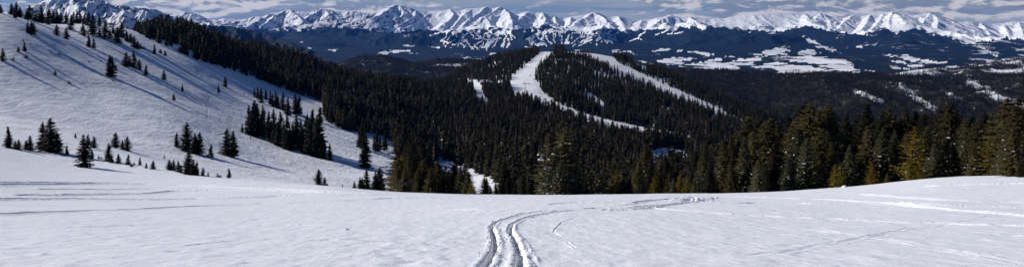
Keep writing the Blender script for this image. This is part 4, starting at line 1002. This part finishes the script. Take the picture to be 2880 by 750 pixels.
# haul ropes and chairs between the two towers of the left run
if T1 and T3:
    for s in (-1, 1):
        a = Vector(T1[0]) + Vector((s * 3.6, 0, T1[1] + .5)); b = Vector(T3[0]) + Vector((s * 3.6, 0, T3[1] + .5)); m = MB(); n = 24; prev = None
        cpts = []
        for k in range(n + 1):
            t = k / n; q = a.lerp(b, t); q.z -= 22 * t * (1 - t); cpts.append(q)
        for q, w in zip(cpts[:-1], cpts[1:]): m.tube(q, w, .05, .05, 5, False)
        o = m.build('haul_rope', M_STEEL); tag(o, ('left' if s < 0 else 'right') + ' haul rope of the chairlift above the white run', 'cable')
        for k in (1, 6, 11, 16):
            q = cpts[k]; c = bpy.data.objects.new('lift_chair', None); COL.objects.link(c); c.location = q
            m = MB(); m.tube((0, 0, 0), (0, .2, -2.4), .06, .06, 6); m.build('hanger', M_STEEL, c)
            m = MB(); m.box((0, 0, -3.1), (2.6, .6, .14)); m.build('seat', M_STEEL, c)
            m = MB(); m.box((0, .35, -2.6), (2.6, .1, .9)); m.build('backrest', M_STEEL, c)
            tag(c, '%s empty chair %s on the %s rope over the white run' % (('dark', 'grey', 'distant', 'small')[(1, 6, 11, 16).index(k)], ('nearest the lower tower', 'second from below', 'third from below', 'highest up')[(1, 6, 11, 16).index(k)], 'left' if s < 0 else 'right'), 'lift chair', 'chairs hanging on the ski lift')
# fence line along the right edge of the left run
def rope_fence(pts, label):
    root = bpy.data.objects.new('rope_fence', None); COL.objects.link(root); w = []
    for a, b in pts:
        p = at(a, b)
        if p: w.append(Vector(p))
    if len(w) < 2: return
    root.location = w[0]; prev = None
    for a, b in zip(w[:-1], w[1:]):
        n = max(1, int((b - a).length / 14))
        for k in range(n):
            x, y = a.lerp(b, k / n)[:2]; q = Vector((x, y, G(x, y)))
            m = MB(); l = q - root.location; m.tube(l + Vector((0, 0, -.3)), l + Vector((0, 0, 2.2)), .12, .1, 5); m.build('post', M_STEEL, root)
            if prev is not None:
                m = MB(); m.tube(prev + Vector((0, 0, 1.9)), l + Vector((0, 0, 1.9)), .05, .05, 4, False); m.build('rope', M_STEEL, root)
            prev = l
    tag(root, label, 'fence')
rope_fence([(1499,222),(1503,236),(1512,248),(1520,262),(1526,272)], 'rope fence on posts along the right edge of the white run')

# small lumps of snow and bits on the near field
def snow_lump(px, row, s, label, group=None):
    d = ground_hit(px, row, 4); x = u_of(px) * d
    r = random.Random(int(px)); V = []; Fs = []; n = 10; rings = 5
    for i in range(rings):
        a = i / (rings - 1) * 1.45
        for k in range(n):
            q = 6.2832 * k / n; rr = math.cos(a) * (1 + .35 * r.uniform(-1, 1)); V.append((math.cos(q) * rr * s * 1.3, math.sin(q) * rr * s, (math.sin(a) * .9 + .15 * r.uniform(-1, 1)) * s - .15 * s))
    for i in range(rings - 1):
        for k in range(n): Fs.append((i*n + k, i*n + (k+1) % n, (i+1)*n + (k+1) % n, (i+1)*n + k))
    Fs.append(tuple(range((rings-1)*n, rings*n)))
    m = MB(); m.add(V, Fs); o = m.build('snow_lump', M_TSNOW); o.location = (x, d, G(x, d)); tag(o, label, 'snow lump', group)
snow_lump(975, 646, .055, 'small pointed snow lump alone on the smooth snow field at lower left')
snow_lump(2160 + 480 / 2.236, 450 + 170 / 2.236, .28, 'round snow lump at the grove edge beside golden spruce')
snow_lump(2160 + 843 / 2.236, 450 + 118 / 2.236, .3, 'snow lump under the big golden spruce')
snow_lump(2160 + 1310 / 2.236, 450 + 78 / 2.236, .3, 'snow lump on the crest below the right grove')
snow_lump(2160 + 1365 / 2.236, 450 + 80 / 2.236, .4, 'snow lump on the crest nearest the rightmost spruces')
# a loose snow crumb field along the ski track would be uncountable: one object
def crumbs():
    r = random.Random(5); V = []; Fs = []
    octf = [(0,1,2),(0,2,3),(0,3,4),(0,4,1),(5,2,1),(5,3,2),(5,4,3),(5,1,4)]
    for (pts, w, dep, berm, rough) in [TRACKS[0], TRACKS[1], TRACKS[2]]:
        wp = world_pts(pts)
        for (ax, ay), (bx, by) in zip(wp[:-1], wp[1:]):
            L = math.hypot(bx - ax, by - ay)
            for k in range(int(L * (12 if ay < 14 else 9 if ay < 22 else 4)) + 1):
                t = r.random(); x = ax + (bx - ax) * t + r.gauss(0, w * 1.0); y = ay + (by - ay) * t + r.gauss(0, w * 1.25)
                s = r.uniform(.006, .02) * (1 + .9 * (r.random() ** 6)) * (1.5 if y > 14 else 1); z = G(x, y) + s * .3 + (r.uniform(.0, .04)); b = len(V)
                dd = polyline_dist(np.array([x]), np.array([y]), wp)[0][0]
                if dd < w * .9: z = G(x, y) - dep * .55
                V.append((x, y, z + s * .8))
                for j in range(4): a = j * 1.57 + r.uniform(-.4, .4); V.append((x + math.cos(a) * s * r.uniform(.7, 1.3), y + math.sin(a) * s * r.uniform(.7, 1.3), z + r.uniform(-.3, .3) * s))
                V.append((x, y, z - s * .8)); Fs += [tuple(i + b for i in f) for f in octf]
    o = link('snow_crumbs', mesh_from('snow_crumbs', V, Fs, M_TSNOW, False)); tag(o, 'loose snow crumbs thrown up along the curving double ski track', 'snow crumbs', kind='stuff')
crumbs()

# ------------------------------------------------------------------ haze
def haze():
    m, nt, out = new_mat('thin_mountain_air'); v = nt.nodes.new('ShaderNodeVolumePrincipled')
    v.inputs['Color'].default_value = (.07, .30, 1.0, 1); v.inputs['Density'].default_value = HAZE_DENSITY; v.inputs['Anisotropy'].default_value = .2
    nt.links.new(v.outputs[0], out.inputs['Volume'])
    mb = MB(); z0, z1 = -1150.0, 760.0; y0, y1 = -300.0, 22400.0; xw = 24000.0
    mb.box((0, (y0 + y1) / 2, (z0 + z1) / 2), (2 * xw, y1 - y0, z1 - z0)); o = mb.build('haze', m)
    tag(o, 'thin blue mountain haze between the slope and the far peaks', 'haze', kind='stuff'); o.display_type = 'WIRE'
HAZE_DENSITY = 1.1e-5
haze()

# ------------------------------------------------------------------ sun and sky
SUN_EL = math.radians(27.5)
SUN_AZ_FWD = math.radians(19.0)      # sun stands on the left, a little in front of the camera
sd = Vector((-math.cos(SUN_AZ_FWD) * math.cos(SUN_EL), math.sin(SUN_AZ_FWD) * math.cos(SUN_EL), math.sin(SUN_EL)))
sun_l = bpy.data.lights.new('sun', 'SUN'); sun_l.energy = 4.6; sun_l.angle = math.radians(.53); sun_l.color = (1.0, .965, .94)
sun = bpy.data.objects.new('sun', sun_l); COL.objects.link(sun); sun.rotation_euler = sd.to_track_quat('Z', 'Y').to_euler(); sun.location = (0, 0, 300)

world = bpy.data.worlds.new('World'); scene.world = world; world.use_nodes = True
nt = world.node_tree; nt.nodes.clear(); b = NB(nt)
out = nt.nodes.new('ShaderNodeOutputWorld'); bg = nt.nodes.new('ShaderNodeBackground')
sky = nt.nodes.new('ShaderNodeTexSky'); sky.sky_type = 'NISHITA'; sky.sun_disc = False
sky.sun_elevation = SUN_EL; sky.sun_rotation = math.atan2(sd.x, sd.y); sky.altitude = 3500; sky.air_density = 1.0; sky.dust_density = .3; sky.ozone_density = 1.5
tc = nt.nodes.new('ShaderNodeTexCoord'); sep = nt.nodes.new('ShaderNodeSeparateXYZ'); b.l(tc.outputs['Generated'], sep.inputs[0])
az = b.math('ARCTAN2', sep.outputs[0], sep.outputs[1]); el = b.math('ARCSINE', sep.outputs[2])
cv = nt.nodes.new('ShaderNodeCombineXYZ'); b.l(az, cv.inputs[0]); b.l(b.math('MULTIPLY', el, 5.5), cv.inputs[1])
# low banks of cumulus over the peaks and flat grey streets above them
big = b.noise(b.mapping(cv.outputs[0], (1, 1.6, 1), loc=(2.3, .1, 0)), 3.2, 3, .5, .0)
wisp = b.noise(b.mapping(cv.outputs[0], (1, .62, 1), loc=(1.3, .1, 0)), 17.0, 8, .62, .3)
wisp2 = b.noise(b.mapping(cv.outputs[0], (1, .62, 1), loc=(1.308, .085, 0)), 17.0, 8, .62, .3)
fine = b.noise(b.mapping(cv.outputs[0], (1, 2.6, 1), loc=(5.3, 1.1, 0)), 4.0, 7, .62, .4)
bank = b.math('MULTIPLY', b.maprange(az, -.52, -.40), b.maprange(az, -.20, -.05, 1.0, 0.0))
cov = b.maprange(b.math('ADD', b.math('ADD', b.math('MULTIPLY', wisp, .6), b.math('MULTIPLY', big, .55)), b.math('MULTIPLY', b.math('MULTIPLY', bank, b.maprange(el, .02, .07, 1.0, 0.0)), .07)), .53, .62)
veil = b.maprange(fine, .36, .60)
lit = b.maprange(b.math('SUBTRACT', wisp, wisp2), -.05, .07)
low = b.maprange(el, .07, .20, 1.0, 0.0)
tint = nt.nodes.new('ShaderNodeMix'); tint.data_type = 'RGBA'; tint.blend_type = 'MULTIPLY'; tint.inputs[0].default_value = 1.0
b.l(sky.outputs[0], tint.inputs[6]); tint.inputs[7].default_value = (.36, .70, 1.12, 1)
sk = b.mixc(b.math('MULTIPLY', low, .8), tint.outputs[2], (3.6, 4.8, 6.8))
c1 = b.mixc(b.math('MULTIPLY', b.math('MULTIPLY', veil, .75), low), sk, (6.4, 6.9, 8.2))
cc = b.mixc(lit, (3.9, 4.6, 6.2), (12.4, 12.0, 12.2))
fin = b.mixc(b.math('MULTIPLY', b.math('MULTIPLY', cov, .88), low), c1, cc)
b.l(fin, bg.inputs[0]); bg.inputs[1].default_value = .05; b.l(bg.outputs[0], out.inputs[0])

scene.render.engine = 'CYCLES'
scene.cycles.max_bounces = 5; scene.cycles.diffuse_bounces = 2; scene.cycles.volume_bounces = 0; scene.cycles.transparent_max_bounces = 8
scene.view_settings.view_transform = 'Standard'; scene.view_settings.look = 'None'; scene.view_settings.gamma = 1.0
scene.view_settings.use_curve_mapping = False; scene.view_settings.exposure = 0.15
